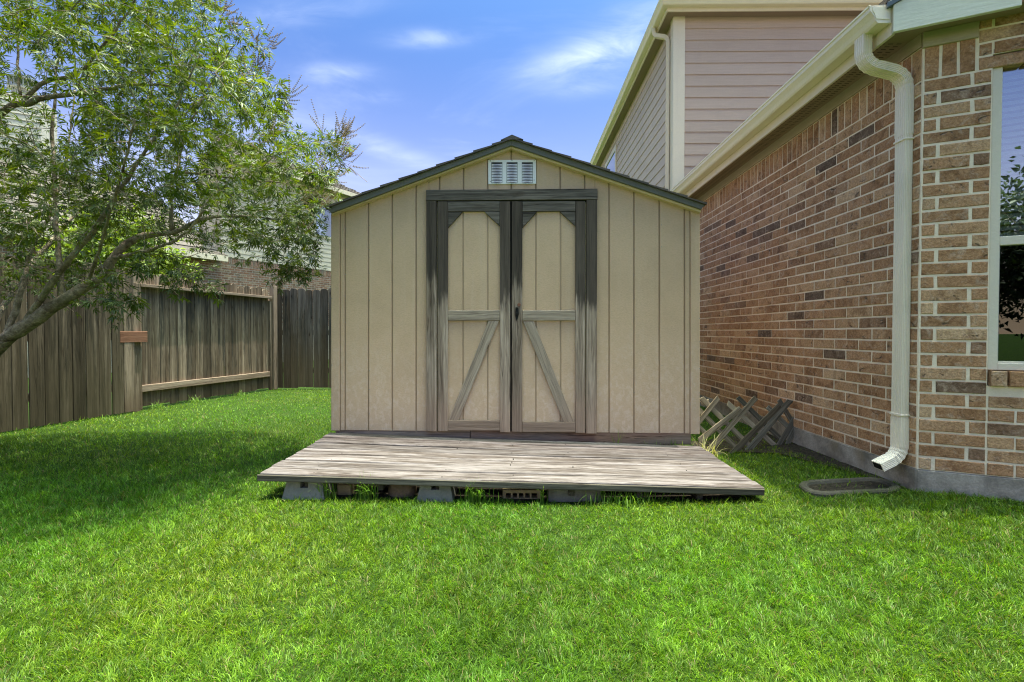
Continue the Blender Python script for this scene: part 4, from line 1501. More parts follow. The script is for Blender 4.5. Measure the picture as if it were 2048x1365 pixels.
# red brown block screwed to the post
pb0 = P(240, 663, plane=(fence_frame(2.6, .15), FN))
tb = (pb0 - FA).dot(FD)
zc = pb0.z
MB().slab([(0, zc - .145), (.36, zc - .145), (.36, zc), (0, zc)], fence_frame(tb, .112), LFU, EZ, FN, .04, .004, 'u').build('wood_block', M['red_wood'], lf)

bf = thing('wooden_fence', 'dog eared board fence across the back of the yard behind the shed', 'fence', FA + EX * 1.5)
x = FA.x + .06
while x < XW + .4:
    wd = .134 + random.uniform(-.004, .006)
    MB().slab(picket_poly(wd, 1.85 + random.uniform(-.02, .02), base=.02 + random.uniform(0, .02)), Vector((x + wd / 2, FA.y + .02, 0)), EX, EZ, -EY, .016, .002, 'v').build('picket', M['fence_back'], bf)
    x += wd + random.uniform(.004, .012)
for z0 in (.3, 1.0, 1.6):
    MB().box(FA.x, XW, FA.y + .0215, FA.y + .06, z0, z0 + .09).build('rail', M['fence_rail'], bf)
for xx in (-2.2, 0.2, 2.2):
    MB().box(xx, xx + .09, FA.y + .0625, FA.y + .15, 0, 1.8, grain='z').build('post', M['fence_rail'], bf)

# ------------------------------------------------------------------ neighbour's house beyond the fence
def neighbour():
    H0 = Vector((-9.5, 14.5, 0))
    D = Vector((.469, .883, 0)).normalized()
    N = Vector((D.y, -D.x, 0))
    t = thing('neighbour_house', 'brick and cream siding house with grey hip roof beyond the left fence', 'house', H0)
    s0, s1 = -6.0, 7.2
    zb = 3.42
    wall = MB().slab([(s0, 0), (s1, 0), (s1, zb), (s0, zb)], H0 - N * .2, D, EZ, N, .2, .002).build('wall', M['mortar_grey'], t)
    mb = MB()
    z = 1.3
    i = 0
    while z < zb - .24:
        u = s0 + (.12 if i % 2 else 0)
        while u < s1 - .2:
            mb.slab([(u, z), (u + .192, z), (u + .192, z + .063), (u, z + .063)], H0 - N * .02, D, EZ, N, .025, .003, tone=random.random())
            u += .203
        z += .0745
        i += 1
    u = s0
    while u < s1 - .07:
        mb.slab([(u, zb - .21), (u + .06, zb - .21), (u + .06, zb - .012), (u, zb - .012)], H0 - N * .02, D, EZ, N, .027, .003, tone=random.random())
        u += .0715
    o = mb.build('brickwork', M['brick_neighbour'], wall, tone=True)
    o['kind'] = 'stuff'
    # upper storey with lap siding over the right part
    ua = .6
    zt_ = 6.55
    MB().slab([(ua, zb), (s1 - .1, zb), (s1 - .1, zt_), (ua, zt_)], H0 - N * .2, D, EZ, N, .18, .002).build('wall', M['cream_siding'], t)
    z = zb + .0
    while z < zt_:
        zz = min(z + .178, zt_)
        a, b = ua, s1 - .1
        o_ = H0
        v = [o_ + D * a + EZ * z - N * .02, o_ + D * b + EZ * z - N * .02, o_ + D * b + EZ * z + N * .018, o_ + D * a + EZ * z + N * .018,
             o_ + D * a + EZ * zz - N * .02, o_ + D * b + EZ * zz - N * .02, o_ + D * b + EZ * zz + N * .001, o_ + D * a + EZ * zz + N * .001]
        MB().add(v, [])
        mb = MB()
        mb.add(v, [(0, 1, 2, 3)[::-1], (4, 5, 6, 7), (3, 2, 6, 7), (0, 4, 5, 1), (1, 5, 6, 2), (0, 3, 7, 4)])
        mb.build('siding_board', M['cream_siding'], t)
        z = zz if zz == zt_ else z + .166
    # two square vents low on the siding
    for px, py in ((578, 513), (622, 521)):
        p = P(px, py, plane=(H0, N))
        u = (p - H0).dot(D)
        MB().slab([(u - .1, p.z - .1), (u + .1, p.z - .1), (u + .1, p.z + .1), (u - .1, p.z + .1)], H0 + N * .012, D, EZ, N, .03).build('vent', M['steel'], t)
    # upstairs window at the right
    p = P(648, 445, plane=(H0, N))
    u = (p - H0).dot(D)
    wn = bpy.data.objects.new('window', None)
    col.objects.link(wn)
    wn.parent = t
    MB().slab([(u - .5, p.z - .6), (u + .5, p.z - .6), (u + .5, p.z + .6), (u - .5, p.z + .6)], H0, D, EZ, N, .05).build('frame', M['cream'], wn)
    MB().slab([(u - .42, p.z - .52), (u + .42, p.z - .52), (u + .42, p.z + .52), (u - .42, p.z + .52)], H0 + N * .0505, D, EZ, N, .006).build('pane', M['glass'], wn)
    # roofs: main hip over the upper storey, low roof over the left part, built of shingle courses
    def roof_plane(a, b, c, d, n):
        """courses between the eave a-b and the ridge d-c"""
        for k in range(n):
            f0, f1 = k / n, (k + 1) / n + .03
            p = [a.lerp(d, f0), b.lerp(c, f0), b.lerp(c, min(f1, 1)), a.lerp(d, min(f1, 1))]
            nn = (p[1] - p[0]).cross(p[3] - p[0]).normalized()
            if nn.z < 0: nn = -nn
            v = [p[0] - nn * .05, p[1] - nn * .05, p[2] - nn * .05, p[3] - nn * .05, p[0] + nn * .04, p[1] + nn * .04, p[2] + nn * .0, p[3] + nn * .0]
            mb = MB()
            mb.add(v, [(0, 3, 2, 1), (4, 5, 6, 7), (0, 1, 5, 4), (1, 2, 6, 5), (2, 3, 7, 6), (3, 0, 4, 7)])
            mb.build('shingle_course', M['shingle_far'], t)
    e = .35
    Q = lambda s, n, z: H0 + D * s + N * n + EZ * z
    roof_plane(Q(ua - e, e, zt_), Q(s1 + e, e, zt_), Q(s1 - 3.2, -3.4, zt_ + 2.0), Q(ua + 1.5, -3.4, zt_ + 2.0), 12)
    roof_plane(Q(s1 + e, e, zt_), Q(s1 + e, -7, zt_), Q(s1 - 3.2, -3.4, zt_ + 2.0), Q(s1 - 3.2, -3.4, zt_ + 2.0), 12)
    roof_plane(Q(s0 - e, e, zb - .05), Q(ua, e, zb - .05), Q(ua, -4.5, zb + 2.6), Q(s0 - e, -4.5, zb + 2.6), 14)
    MB().slab([(ua - e, zt_ - .12), (s1 + e, zt_ - .12), (s1 + e, zt_ + .03), (ua - e, zt_ + .03)], H0 + N * (e - .01), D, EZ, N, .03).build('fascia_board', M['cream'], t)
    MB().slab([(s0 - e, zb - .2), (ua, zb - .2), (ua, zb - .03), (s0 - e, zb - .03)], H0 + N * (e - .01), D, EZ, N, .03).build('fascia_board', M['cream'], t)
    MB().slab([(0, 0), (.8, 0), (.8, 3.2), (0, 3.2)], Q(ua, -.2, zb), N * -1, EZ, D * -1, .1).build('wall', M['cream_siding'], t)
    pv = P(698, 388, y=19.6)
    MB().tube([pv - EZ * .5, pv + EZ * .22], [.04, .04], 8).build('vent_pipe', M['steel'], t)
    # siding clad chimney with a round cap
    ch = bpy.data.objects.new('chimney', None)
    col.objects.link(ch)
    ch.parent = t
    c = P(22, 250, y=15.5)
    U = Vector((.90, .43, 0)).normalized()
    Nn = Vector((U.y, -U.x, 0))
    ztop = 8.7
    MB().slab([(-.9, 3), (.75, 3), (.75, ztop), (-.9, ztop)], Vector((c.x, c.y, 0)) - Nn * 1.2, U, EZ, Nn, 1.2).build('chase', M['grey_siding'], ch)
    z = 4.5
    while z < ztop - .1:
        o_ = Vector((c.x, c.y, 0))
        v = [o_ + U * -.9 + EZ * z, o_ + U * .75 + EZ * z, o_ + U * .75 + EZ * z + Nn * .025, o_ + U * -.9 + EZ * z + Nn * .025, o_ + U * -.9 + EZ * (z + .19), o_ + U * .75 + EZ * (z + .19), o_ + U * .75 + EZ * (z + .19) + Nn * .003, o_ + U * -.9 + EZ * (z + .19) + Nn * .003]
        mb = MB()
        mb.add(v, [(0, 3, 2, 1), (4, 5, 6, 7), (3, 2, 6, 7), (1, 5, 6, 2), (0, 3, 7, 4)])
        mb.build('siding_board', M['grey_siding'], ch)
        z += .2
    cc = Vector((c.x, c.y, 0)) - Nn * .5 + U * .1
    mb = MB()
    mb.tube([cc + EZ * ztop, cc + EZ * (ztop + .45)], [.26, .26], 18)
    for k in range(18):
        a = 2 * math.pi * k / 18
        q = cc + Vector((math.cos(a), math.sin(a), 0)) * .33
        mb.tube([q + EZ * (ztop + .38), q + EZ * (ztop + .66)], [.018, .018], 4)
    mb.tube([cc + EZ * (ztop + .64), cc + EZ * (ztop + .70)], [.36, .36], 18)
    mb.tube([cc + EZ * (ztop + .34), cc + EZ * (ztop + .39)], [.36, .36], 18)
    mb.build('cap', M['steel'], ch)


neighbour()

# ------------------------------------------------------------------ foliage
def leaves_mesh(name, mat, parent, centers, dirs, normals, lens, wids, colors, fold=.25):
    """one pointed leaf per entry: 6 vertices, 4 triangles, folded along the midrib and drooping"""
    n = len(centers)
    C, Dd, Nn = centers, dirs, normals
    Dd = Dd / np.linalg.norm(Dd, axis=1, keepdims=True)
    Nn = Nn - Dd * (Nn * Dd).sum(1, keepdims=True)
    Nn /= np.linalg.norm(Nn, axis=1, keepdims=True) + 1e-9
    B = np.cross(Nn, Dd)
    L, W = lens[:, None], wids[:, None]
    v = np.empty((n, 6, 3))
    v[:, 0] = C
    v[:, 1] = C + Dd * L * .42 - Nn * L * .02
    v[:, 2] = C + Dd * L * 1.0 - Nn * L * .14
    v[:, 3] = C + Dd * L * .40 + B * W * .5 + Nn * W * fold
    v[:, 4] = C + Dd * L * .40 - B * W * .5 + Nn * W * fold
    v[:, 5] = C + Dd * L * .72 - Nn * L * .065
    idx = np.arange(n)[:, None] * 6
    tri = np.array([[0, 3, 1], [0, 1, 4], [1, 3, 5], [1, 5, 4], [3, 2, 5], [4, 5, 2]])
    f = (idx[:, None, :] + tri[None]).reshape(-1, 3)
    return tri_mesh(name, mat, parent, v.reshape(-1, 3), f, np.repeat(colors, 6, axis=0))


def tri_mesh(name, mat, parent, v, f, colors):
    base = np.array(world_loc(parent)) if parent else np.zeros(3)
    me = bpy.data.meshes.new(name)
    nv, nf = len(v), len(f)
    me.vertices.add(nv)
    me.vertices.foreach_set('co', (v - base).astype(np.float32).ravel())
    me.loops.add(nf * 3)
    me.loops.foreach_set('vertex_index', f.astype(np.int32).ravel())
    me.polygons.add(nf)
    me.polygons.foreach_set('loop_start', np.arange(0, nf * 3, 3, dtype=np.int32))
    at = me.attributes.new('tint', 'FLOAT_COLOR', 'POINT')
    c4 = np.ones((nv, 4), np.float32)
    c4[:, :3] = colors
    at.data.foreach_set('color', c4.ravel())
    me.update()
    me.validate()
    me.materials.append(mat)
    o = bpy.data.objects.new(name, me)
    col.objects.link(o)
    if parent: o.parent = parent
    return o


def inside(poly, x, y):
    r = False
    n = len(poly)
    for i in range(n):
        x0, y0 = poly[i]
        x1, y1 = poly[(i + 1) % n]
        if (y0 > y) != (y1 > y) and x < (x1 - x0) * (y - y0) / (y1 - y0) + x0: r = not r
    return r


def chaste_tree():
    base = Vector((-4.62, 3.85, 0))
    t = thing('chaste_tree', 'multi-stemmed leaning tree with fingered leaves and brown seed spikes by the fence', 'tree', base)
    # main limbs: (photo pixel, pixel, depth, radius)
    limbs = [
        [(-175, 920, 3.85, .10), (-90, 790, 3.85, .088), (0, 692, 3.8, .075), (62, 645, 3.75, .066), (130, 600, 3.7, .060), (172, 572, 3.7, .05), (204, 556, 3.72, .046), (228, 516, 3.75, .042), (274, 476, 3.8, .036), (348, 464, 3.9, .028), (411, 438, 3.95, .02), (485, 432, 4.05, .014), (560, 440, 4.1, .009)],
        [(125, 600, 3.7, .034), (118, 520, 3.72, .026), (112, 430, 3.8, .022), (106, 280, 3.9, .018), (112, 160, 4.0, .013), (125, 20, 4.1, .009)],
        [(5, 690, 3.8, .036), (40, 590, 3.85, .03), (52, 545, 3.9, .026), (62, 500, 3.95, .022), (95, 440, 4.1, .017), (130, 330, 4.3, .012), (150, 180, 4.5, .008)],
        [(35, 668, 3.78, .034), (110, 556, 3.6, .03), (165, 490, 3.5, .026), (205, 436, 3.42, .023), (255, 355, 3.35, .018), (302, 288, 3.3, .013), (350, 215, 3.3, .009), (400, 110, 3.3, .005)],
        [(345, 464, 3.9, .026), (342, 420, 3.88, .02), (352, 352, 3.85, .017), (405, 350, 3.85, .013), (480, 358, 3.9, .01), (560, 366, 4.0, .007)],
        [(352, 352, 3.85, .015), (372, 270, 3.8, .011), (420, 170, 3.75, .008), (470, 90, 3.7, .005)],
        [(-175, 920, 3.9, .08), (-160, 600, 4.1, .06), (-110, 350, 3.9, .045), (0, 228, 3.6, .032), (60, 205, 3.5, .028), (110, 192, 3.45, .024), (160, 188, 3.4, .02), (250, 172, 3.3, .015), (340, 172, 3.2, .01)],
        [(40, 210, 3.52, .022), (80, 168, 3.5, .02), (150, 150, 3.45, .016), (190, 112, 3.4, .013), (230, 60, 3.35, .01), (300, -40, 3.3, .006)],
        [(38, 190, 3.55, .014), (36, 90, 3.6, .010), (30, -60, 3.6, .007)],
        [(-160, 640, 4.1, .05), (-260, 400, 4.4, .04), (-300, 200, 4.6, .03), (-250, 0, 4.7, .02)],
        [(228, 516, 3.75, .022), (300, 500, 3.4, .017), (360, 475, 3.1, .012), (410, 420, 2.85, .008)],
        [(-60, 750, 3.82, .04), (40, 560, 4.6, .03), (160, 420, 5.2, .022), (280, 320, 5.6, .014), (400, 240, 5.8, .008)],
        [(172, 572, 3.7, .018), (205, 480, 3.3, .013), (240, 360, 2.95, .010), (270, 240, 2.7, .006)],
    ]
    nodes, rad, parent = [], [], []
    for li, L in enumerate(limbs):
        pts = [P(a, b, y=c) for a, b, c, _ in L]
        if li in (0, 6): pts[0] = Vector((base.x + (0.1 if li == 6 else 0), base.y, -.05))
        rs = [q[3] * (.74 if li in (0, 6) else .70) for q in L]
        # Catmull-Rom smoothing
        pp, rr = [], []
        for i in range(len(pts) - 1):
            p0, p1, p2, p3 = pts[max(i - 1, 0)], pts[i], pts[i + 1], pts[min(i + 2, len(pts) - 1)]
            k = max(3, int((p2 - p1).length / .06))
            for q in range(k):
                u = q / k
                pt = .5 * ((2 * p1) + (p2 - p0) * u + (2 * p0 - 5 * p1 + 4 * p2 - p3) * u * u + (3 * p1 - p0 - 3 * p2 + p3) * u ** 3)
                pt += Vector((random.uniform(-1, 1), random.uniform(-1, 1), random.uniform(-1, 1))) * .006
                pp.append(pt)
                rr.append((rs[i] + (rs[i + 1] - rs[i]) * u) * random.uniform(.92, 1.1))
        pp.append(pts[-1])
        rr.append(rs[-1])
        MB().tube(pp, rr, 9).build('trunk' if li in (0, 6) else 'limb', M['bark'], t, smooth=True)
        st = 4 if li not in (0, 6) else 14
        for p, r in list(zip(pp, rr))[st:]:
            nodes.append(p)
            rad.append(r)
    SIL = [(-900, -900), (330, -900), (400, -120), (440, 20), (455, 85), (520, 135), (565, 205), (590, 275), (650, 272), (690, 300), (690, 350), (675, 410), (640, 440), (640, 505),
           (580, 520), (505, 500), (440, 520), (420, 555), (310, 520), (262, 560), (255, 625), (220, 635), (200, 585), (100, 555), (0, 560), (-900, 640)]
    att = []
    r = random.Random(5)
    while len(att) < 3500:
        u = Vector((r.gauss(0, 1), r.gauss(0, 1), r.gauss(0, 1))).normalized() * r.random() ** .36
        p = Vector((-3.4 + u.x * 2.3, 3.7 + u.y * 1.5, 2.85 + u.z * 1.75))
        if p.z < 1.35 or p.y < 2.25: continue
        if (p - FA).dot(FN) < -1.2: continue
        px, py = proj(p)
        if not inside(SIL, px, py): continue
        if 0 < px < 170 and 95 < py < 300 and r.random() < .72: continue
        if 250 < px < 640 and py > 480 and r.random() < .75: continue
        if py > 480 and px < 250 and r.random() < .55: continue
        if 100 < px < 440 and 420 < py < 610 and p.y < 3.75 and r.random() < .85: continue
        if px < -150 and r.random() < .6: continue
        if py < -60 and r.random() < .55: continue
        att.append(p)
    # sprays that hang below the crown
    for (px, py, y, rad_, k) in ((330, 540, 3.3, .16, 16), (395, 562, 3.35, .14, 14), (300, 520, 3.2, .12, 8), (590, 505, 3.9, .22, 26), (612, 540, 4.0, .13, 16), (570, 550, 3.85, .12, 10), (245, 612, 3.2, .10, 12), (225, 580, 3.25, .12, 10),
                                 (615, 480, 4.2, .14, 18), (480, 480, 3.7, .18, 12), (540, 462, 3.8, .22, 20), (618, 420, 4.2, .14, 20), (630, 350, 4.2, .15, 22), (665, 295, 4.15, .10, 12), (610, 300, 3.9, .2, 18), (560, 180, 3.8, .12, 10), (480, 70, 3.7, .15, 14),
                                 (60, 560, 4.5, .3, 26), (150, 545, 4.5, .25, 24)):
        c = P(px, py, y=y)
        for _ in range(k): att.append(c + Vector((r.gauss(0, 1), r.gauss(0, 1), r.gauss(0, .7))) * rad_ * .6)
    NA = np.array([tuple(p) for p in nodes])
    d = [float(np.min(np.linalg.norm(NA - np.array(p), axis=1))) for p in att]
    order = sorted(range(len(att)), key=lambda i: d[i])
    cap = 40000
    arr = np.empty((cap, 3))
    arr[:len(nodes)] = NA
    cnt = len(nodes)
    tw = MB()
    tips = []
    leafpos, leafdir = [], []
    for i in order:
        p = att[i]
        dd = np.linalg.norm(arr[:cnt] - np.array(p), axis=1)
        # prefer nodes lower and further inside
        k = int(np.argmin(dd + .25 * np.maximum(arr[:cnt, 2] - p.z, 0)))
        a = Vector(arr[k])
        L = (p - a).length
        if L < .03: continue
        mid = a.lerp(p, .5) + Vector((r.uniform(-.1, .1), r.uniform(-.1, .1), r.uniform(-.02, .16))) * min(L, 1.0) * 1.2
        n = max(3, int(L / .07))
        pts = []
        for q in range(n + 1):
            u = q / n
            pts.append(a * (1 - u) ** 2 + mid * 2 * u * (1 - u) + p * u * u)
        r0 = .0022 + .0045 * min(L, .8)
        tw.tube(pts, [r0 + (.0013 - r0) * q / n for q in range(n + 1)], 4, False)
        for q in pts[1:]:
            if cnt < cap:
                arr[cnt] = q
                cnt += 1
        tips.append((pts[-1], (pts[-1] - pts[-2]).normalized()))
        # leaf pairs along the outer part of the twig
        ln = 0
        ac = 0
        for q in range(n, 0, -1):
            seg = pts[q] - pts[q - 1]
            ac += seg.length
            if ac > .50: break
            tdir = seg.normalized()
            sd = tdir.cross(Vector((r.uniform(-1, 1), r.uniform(-1, 1), r.uniform(-1, 1)))).normalized()
            for sg in (1, -1):
                if r.random() < .06: continue
                leafpos.append(pts[q])
                leafdir.append((sd * sg * .9 + tdir * .7 + Vector((0, 0, -.15))).normalized())
        leafpos.append(pts[-1])
        leafdir.append(tdir)
    tag(tw.build('twigs', M['bark'], t), kind='stuff')
    # leaves: each with five to seven fingers
    C, Dr, Nn, Ln, Wd, Cl = [], [], [], [], [], []
    for p, dr in zip(leafpos, leafdir):
        up = Vector((r.gauss(0, .45), r.gauss(0, .45), 1)).normalized()
        nrm = (up - dr * up.dot(dr)).normalized()
        bt = nrm.cross(dr)
        pet = r.uniform(.018, .045)
        size = r.uniform(.036, .078)
        h = p + dr * pet
        young = r.random()
        base_c = np.array((.036, .068, .006)) * (1 - young ** 1.7) + np.array((.155, .19, .012)) * young ** 1.7
        base_c *= r.uniform(.7, 1.25)
        for an, sc in ((0, 1.0), (38, .86), (-38, .86), (78, .55), (-78, .55)):
            if abs(an) > 70 and r.random() < .3: continue
            a = R(an + r.uniform(-9, 9))
            dv = (dr * math.cos(a) + bt * math.sin(a) - nrm * r.uniform(.0, .35)).normalized()
            C.append(tuple(h)); Dr.append(tuple(dv)); Nn.append(tuple(nrm + Vector((r.gauss(0, .2), r.gauss(0, .2), r.gauss(0, .2)))))
            Ln.append(size * sc); Wd.append(size * sc * r.uniform(.17, .23)); Cl.append(base_c * r.uniform(.9, 1.1))
    o = leaves_mesh('crown', M['leaf'], t, np.array(C), np.array(Dr), np.array(Nn), np.array(Ln), np.array(Wd), np.array(Cl))
    o['kind'] = 'stuff'
    # brown seed spikes at the outer shoots
    sp = [(505, 105, 3.7), (525, 90, 3.7), (515, 135, 3.75), (440, 35, 3.65), (455, 15, 3.6), (420, 20, 3.7), (575, 205, 3.8), (560, 215, 3.8), (690, 240, 3.9), (700, 262, 3.9), (715, 270, 3.95),
          (675, 235, 3.9), (705, 325, 3.95), (715, 300, 3.9), (690, 345, 3.95), (620, 235, 3.85), (735, 365, 4.0), (640, 410, 3.95), (600, 470, 4.0), (575, 465, 4.0), (250, 75, 3.2), (520, 300, 3.4), (555, 270, 3.5), (485, 165, 3.4), (640, 330, 3.8), (610, 350, 3.8), (655, 375, 3.8)]
    hm, ht = material('seed spike')
    n1 = ht.noise(ht.pos(), 60, 3)
    ht.out(ht.mix(n1, (.19, .135, .065), (.42, .31, .15)), .9)
    sp += [(530, 115, 3.7), (500, 130, 3.72), (535, 140, 3.75), (460, 60, 3.65), (590, 190, 3.8), (700, 290, 3.95), (680, 320, 3.95), (665, 300, 3.9), (650, 400, 3.95), (670, 390, 3.95), (630, 380, 3.9), (600, 400, 3.9)]
    for (px, py, y) in sp:
        p = P(px, py, y=y)
        dd = np.linalg.norm(arr[:cnt] - np.array(p), axis=1)
        a = Vector(arr[int(np.argmin(dd))])
        dirn = (p - a)
        dirn = dirn.normalized() if dirn.length > .02 else Vector((.6, 0, .6))
        mb = MB()
        mb.tube([a, a.lerp(p, .5) + EZ * .01, p], [.0022, .002, .0018], 4, False)
        ax = (dirn * .6 + Vector((r.uniform(.1, .7), r.uniform(-.3, .3), r.uniform(.2, .8)))).normalized()
        sd = ax.cross(Vector((r.uniform(-.3, .3), -1, r.uniform(-.3, .3)))).normalized()
        AL = r.uniform(.15, .24) * (1 if px > 400 else .7)
        mb.tube([a, a + ax * (AL * .5)], [.0018, .0012], 4, False)
        spikes = [(a + ax * (AL * .35), ax, AL * .75)]
        for q in range(2):
            for sg in (1, -1):
                if r.random() < .15: continue
                d2 = (ax * .75 + sd * sg * r.uniform(.45, .8) + Vector((0, r.uniform(-.3, .3), .1))).normalized()
                spikes.append((a + ax * AL * (.08 + .24 * q), d2, AL * r.uniform(.45, .7)))
        for st, d2, L in spikes:
            bend = Vector((0, 0, .25)) * L
            kk = max(5, int(L / .0125))
            prev = st
            for q in range(kk):
                u = q / kk
                c0 = st + d2 * (L * u) + bend * u * u
                if q: mb.tube([prev, c0], [.0012, .001], 3, False)
                prev = c0
                if u < .18: continue
                for s_ in range(5):
                    o_ = d2.orthogonal().normalized()
                    o_.rotate(Matrix.Rotation(s_ * 1.257 + q * .9, 3, d2))
                    c1 = c0 + o_ * (.0062 * (1.15 - .7 * u))
                    e = .0036 * (1.1 - .4 * u)
                    mb.add([c1 + d2 * e * 1.2, c1 - d2 * e, c1 + o_ * e, c1 - o_ * e, c1 + d2.cross(o_) * e, c1 - d2.cross(o_) * e],
                           [(0, 2, 4), (0, 4, 3), (0, 3, 5), (0, 5, 2), (1, 4, 2), (1, 3, 4), (1, 5, 3), (1, 2, 5)])
        mb.build('seed_spike', hm, t)


chaste_tree()


def bushy_tree(name, label, cat, base, h, radii, nleaf, size, c0, c1, trunk_r=.12, low=.25, group=None, seed=3):
    t = thing(name, label, cat, base, group)
    r = np.random.default_rng(seed)
    b = Vector(base)
    cz = h - radii[2]
    mb = MB()
    mb.tube([b, b + EZ * h * .3, b + EZ * h * .6 + EX * .1, b + EZ * h * .85], [trunk_r, trunk_r * .8, trunk_r * .45, trunk_r * .15], 8)
    mb.build('trunk', M['bark'], t, smooth=True)
    mb = MB()
    ncl = max(24, nleaf // 160)
    cl = r.normal(size=(ncl, 3))
    cl /= np.linalg.norm(cl, axis=1, keepdims=True)
    cl *= r.random((ncl, 1)) ** .4
    cen = np.array([b.x, b.y, b.z + cz]) + cl * np.array(radii) * .88
    cen = cen[cen[:, 2] > b.z + h * low * .6]
    for c in cen:
        a = b + EZ * (h * (.25 + .4 * r.random()))
        m = a.lerp(Vector(c), .5) + EZ * .2
        mb.tube([a, m, Vector(c)], [trunk_r * .3, trunk_r * .16, trunk_r * .06], 5, False)
    mb.build('limbs', M['bark'], t)
    which = r.integers(0, len(cen), nleaf)
    cs = r.uniform(.6, 1.3, len(cen))
    pos = cen[which] + r.normal(size=(nleaf, 3)) * (np.array(radii) * .17 * cs[which][:, None])
    dr = r.normal(size=(nleaf, 3)) + (pos - cen[which]) * 1.2
    nm = r.normal(size=(nleaf, 3)) * .7 + np.array([0, 0, 1])
    u = r.random((nleaf, 1))
    cc = np.array(c0) * (1 - u) + np.array(c1) * u
    ln = size * r.uniform(.7, 1.3, nleaf)
    o = leaves_mesh('crown', M['leaf'], t, pos, dr, nm, ln, ln * .5, cc)
    o['kind'] = 'stuff'
    return t


bushy_tree('shrub', 'bright yellow-green shrub showing over the left fence behind the leaning tree', 'shrub', (-8.0, 9.6, 0), 3.6, (1.3, 1.0, 1.3), 9000, .11, (.13, .20, .03), (.26, .32, .05), .07, .3, seed=8)
bushy_tree('oak_tree', 'dark leafy tree across the yard reflected in the house window', 'tree', (3.2, -13, 0), 6.0, (2.6, 2.2, 2.4), 12000, .2, (.014, .028, .006), (.035, .055, .012), .18, .2, seed=5)
bushy_tree('oak_tree', 'second dark leafy tree reflected low in the house window', 'tree', (-1.2, -14, 0), 4.6, (2.4, 2.0, 1.9), 10000, .2, (.014, .028, .006), (.035, .055, .012), .18, .2, seed=6)


# ------------------------------------------------------------------ grass
def vnoise(x, y, s, seed):
    r = np.random.default_rng(seed)
    g = r.random((64, 64))
    xx, yy = (x / s) % 64, (y / s) % 64
    i, j = np.floor(xx).astype(int), np.floor(yy).astype(int)
    fx, fy = xx - i, yy - j
    fx, fy = fx * fx * (3 - 2 * fx), fy * fy * (3 - 2 * fy)
    i1, j1 = (i + 1) % 64, (j + 1) % 64
    return g[i, j] * (1 - fx) * (1 - fy) + g[i1, j] * fx * (1 - fy) + g[i, j1] * (1 - fx) * fy + g[i1, j1] * fx * fy


def blades(n, xs, ys, zs, lens, wids, lean, colors):
    az = vnoise(xs + 20, ys + 20, .06, 9) * 9 + rng.normal(size=n) * .9
    az2 = rng.uniform(0, 2 * math.pi, n)
    d = np.stack([np.cos(az), np.sin(az), np.zeros(n)], 1)
    s = np.stack([np.cos(az2), np.sin(az2), np.zeros(n)], 1)
    b = np.stack([xs, ys, zs], 1)
    L = lens[:, None]
    W = wids[:, None] / 2
    ln = lean[:, None]
    up = np.array([0, 0, 1.0])
    m = b + (d * np.sin(ln * .55) + up * np.cos(ln * .55)) * L * .55
    tip = m + (d * np.sin(ln * 1.35) + up * np.cos(ln * 1.35)) * L * .45
    v = np.empty((n, 5, 3))
    v[:, 0] = b - s * W
    v[:, 1] = b + s * W
    v[:, 2] = m - s * W * .85
    v[:, 3] = m + s * W * .85
    v[:, 4] = tip
    tri = np.array([[0, 1, 3], [0, 3, 2], [2, 3, 4]])
    f = (np.arange(n)[:, None, None] * 5 + tri[None]).reshape(-1, 3)
    return v.reshape(-1, 3), f, np.repeat(colors, 5, axis=0)


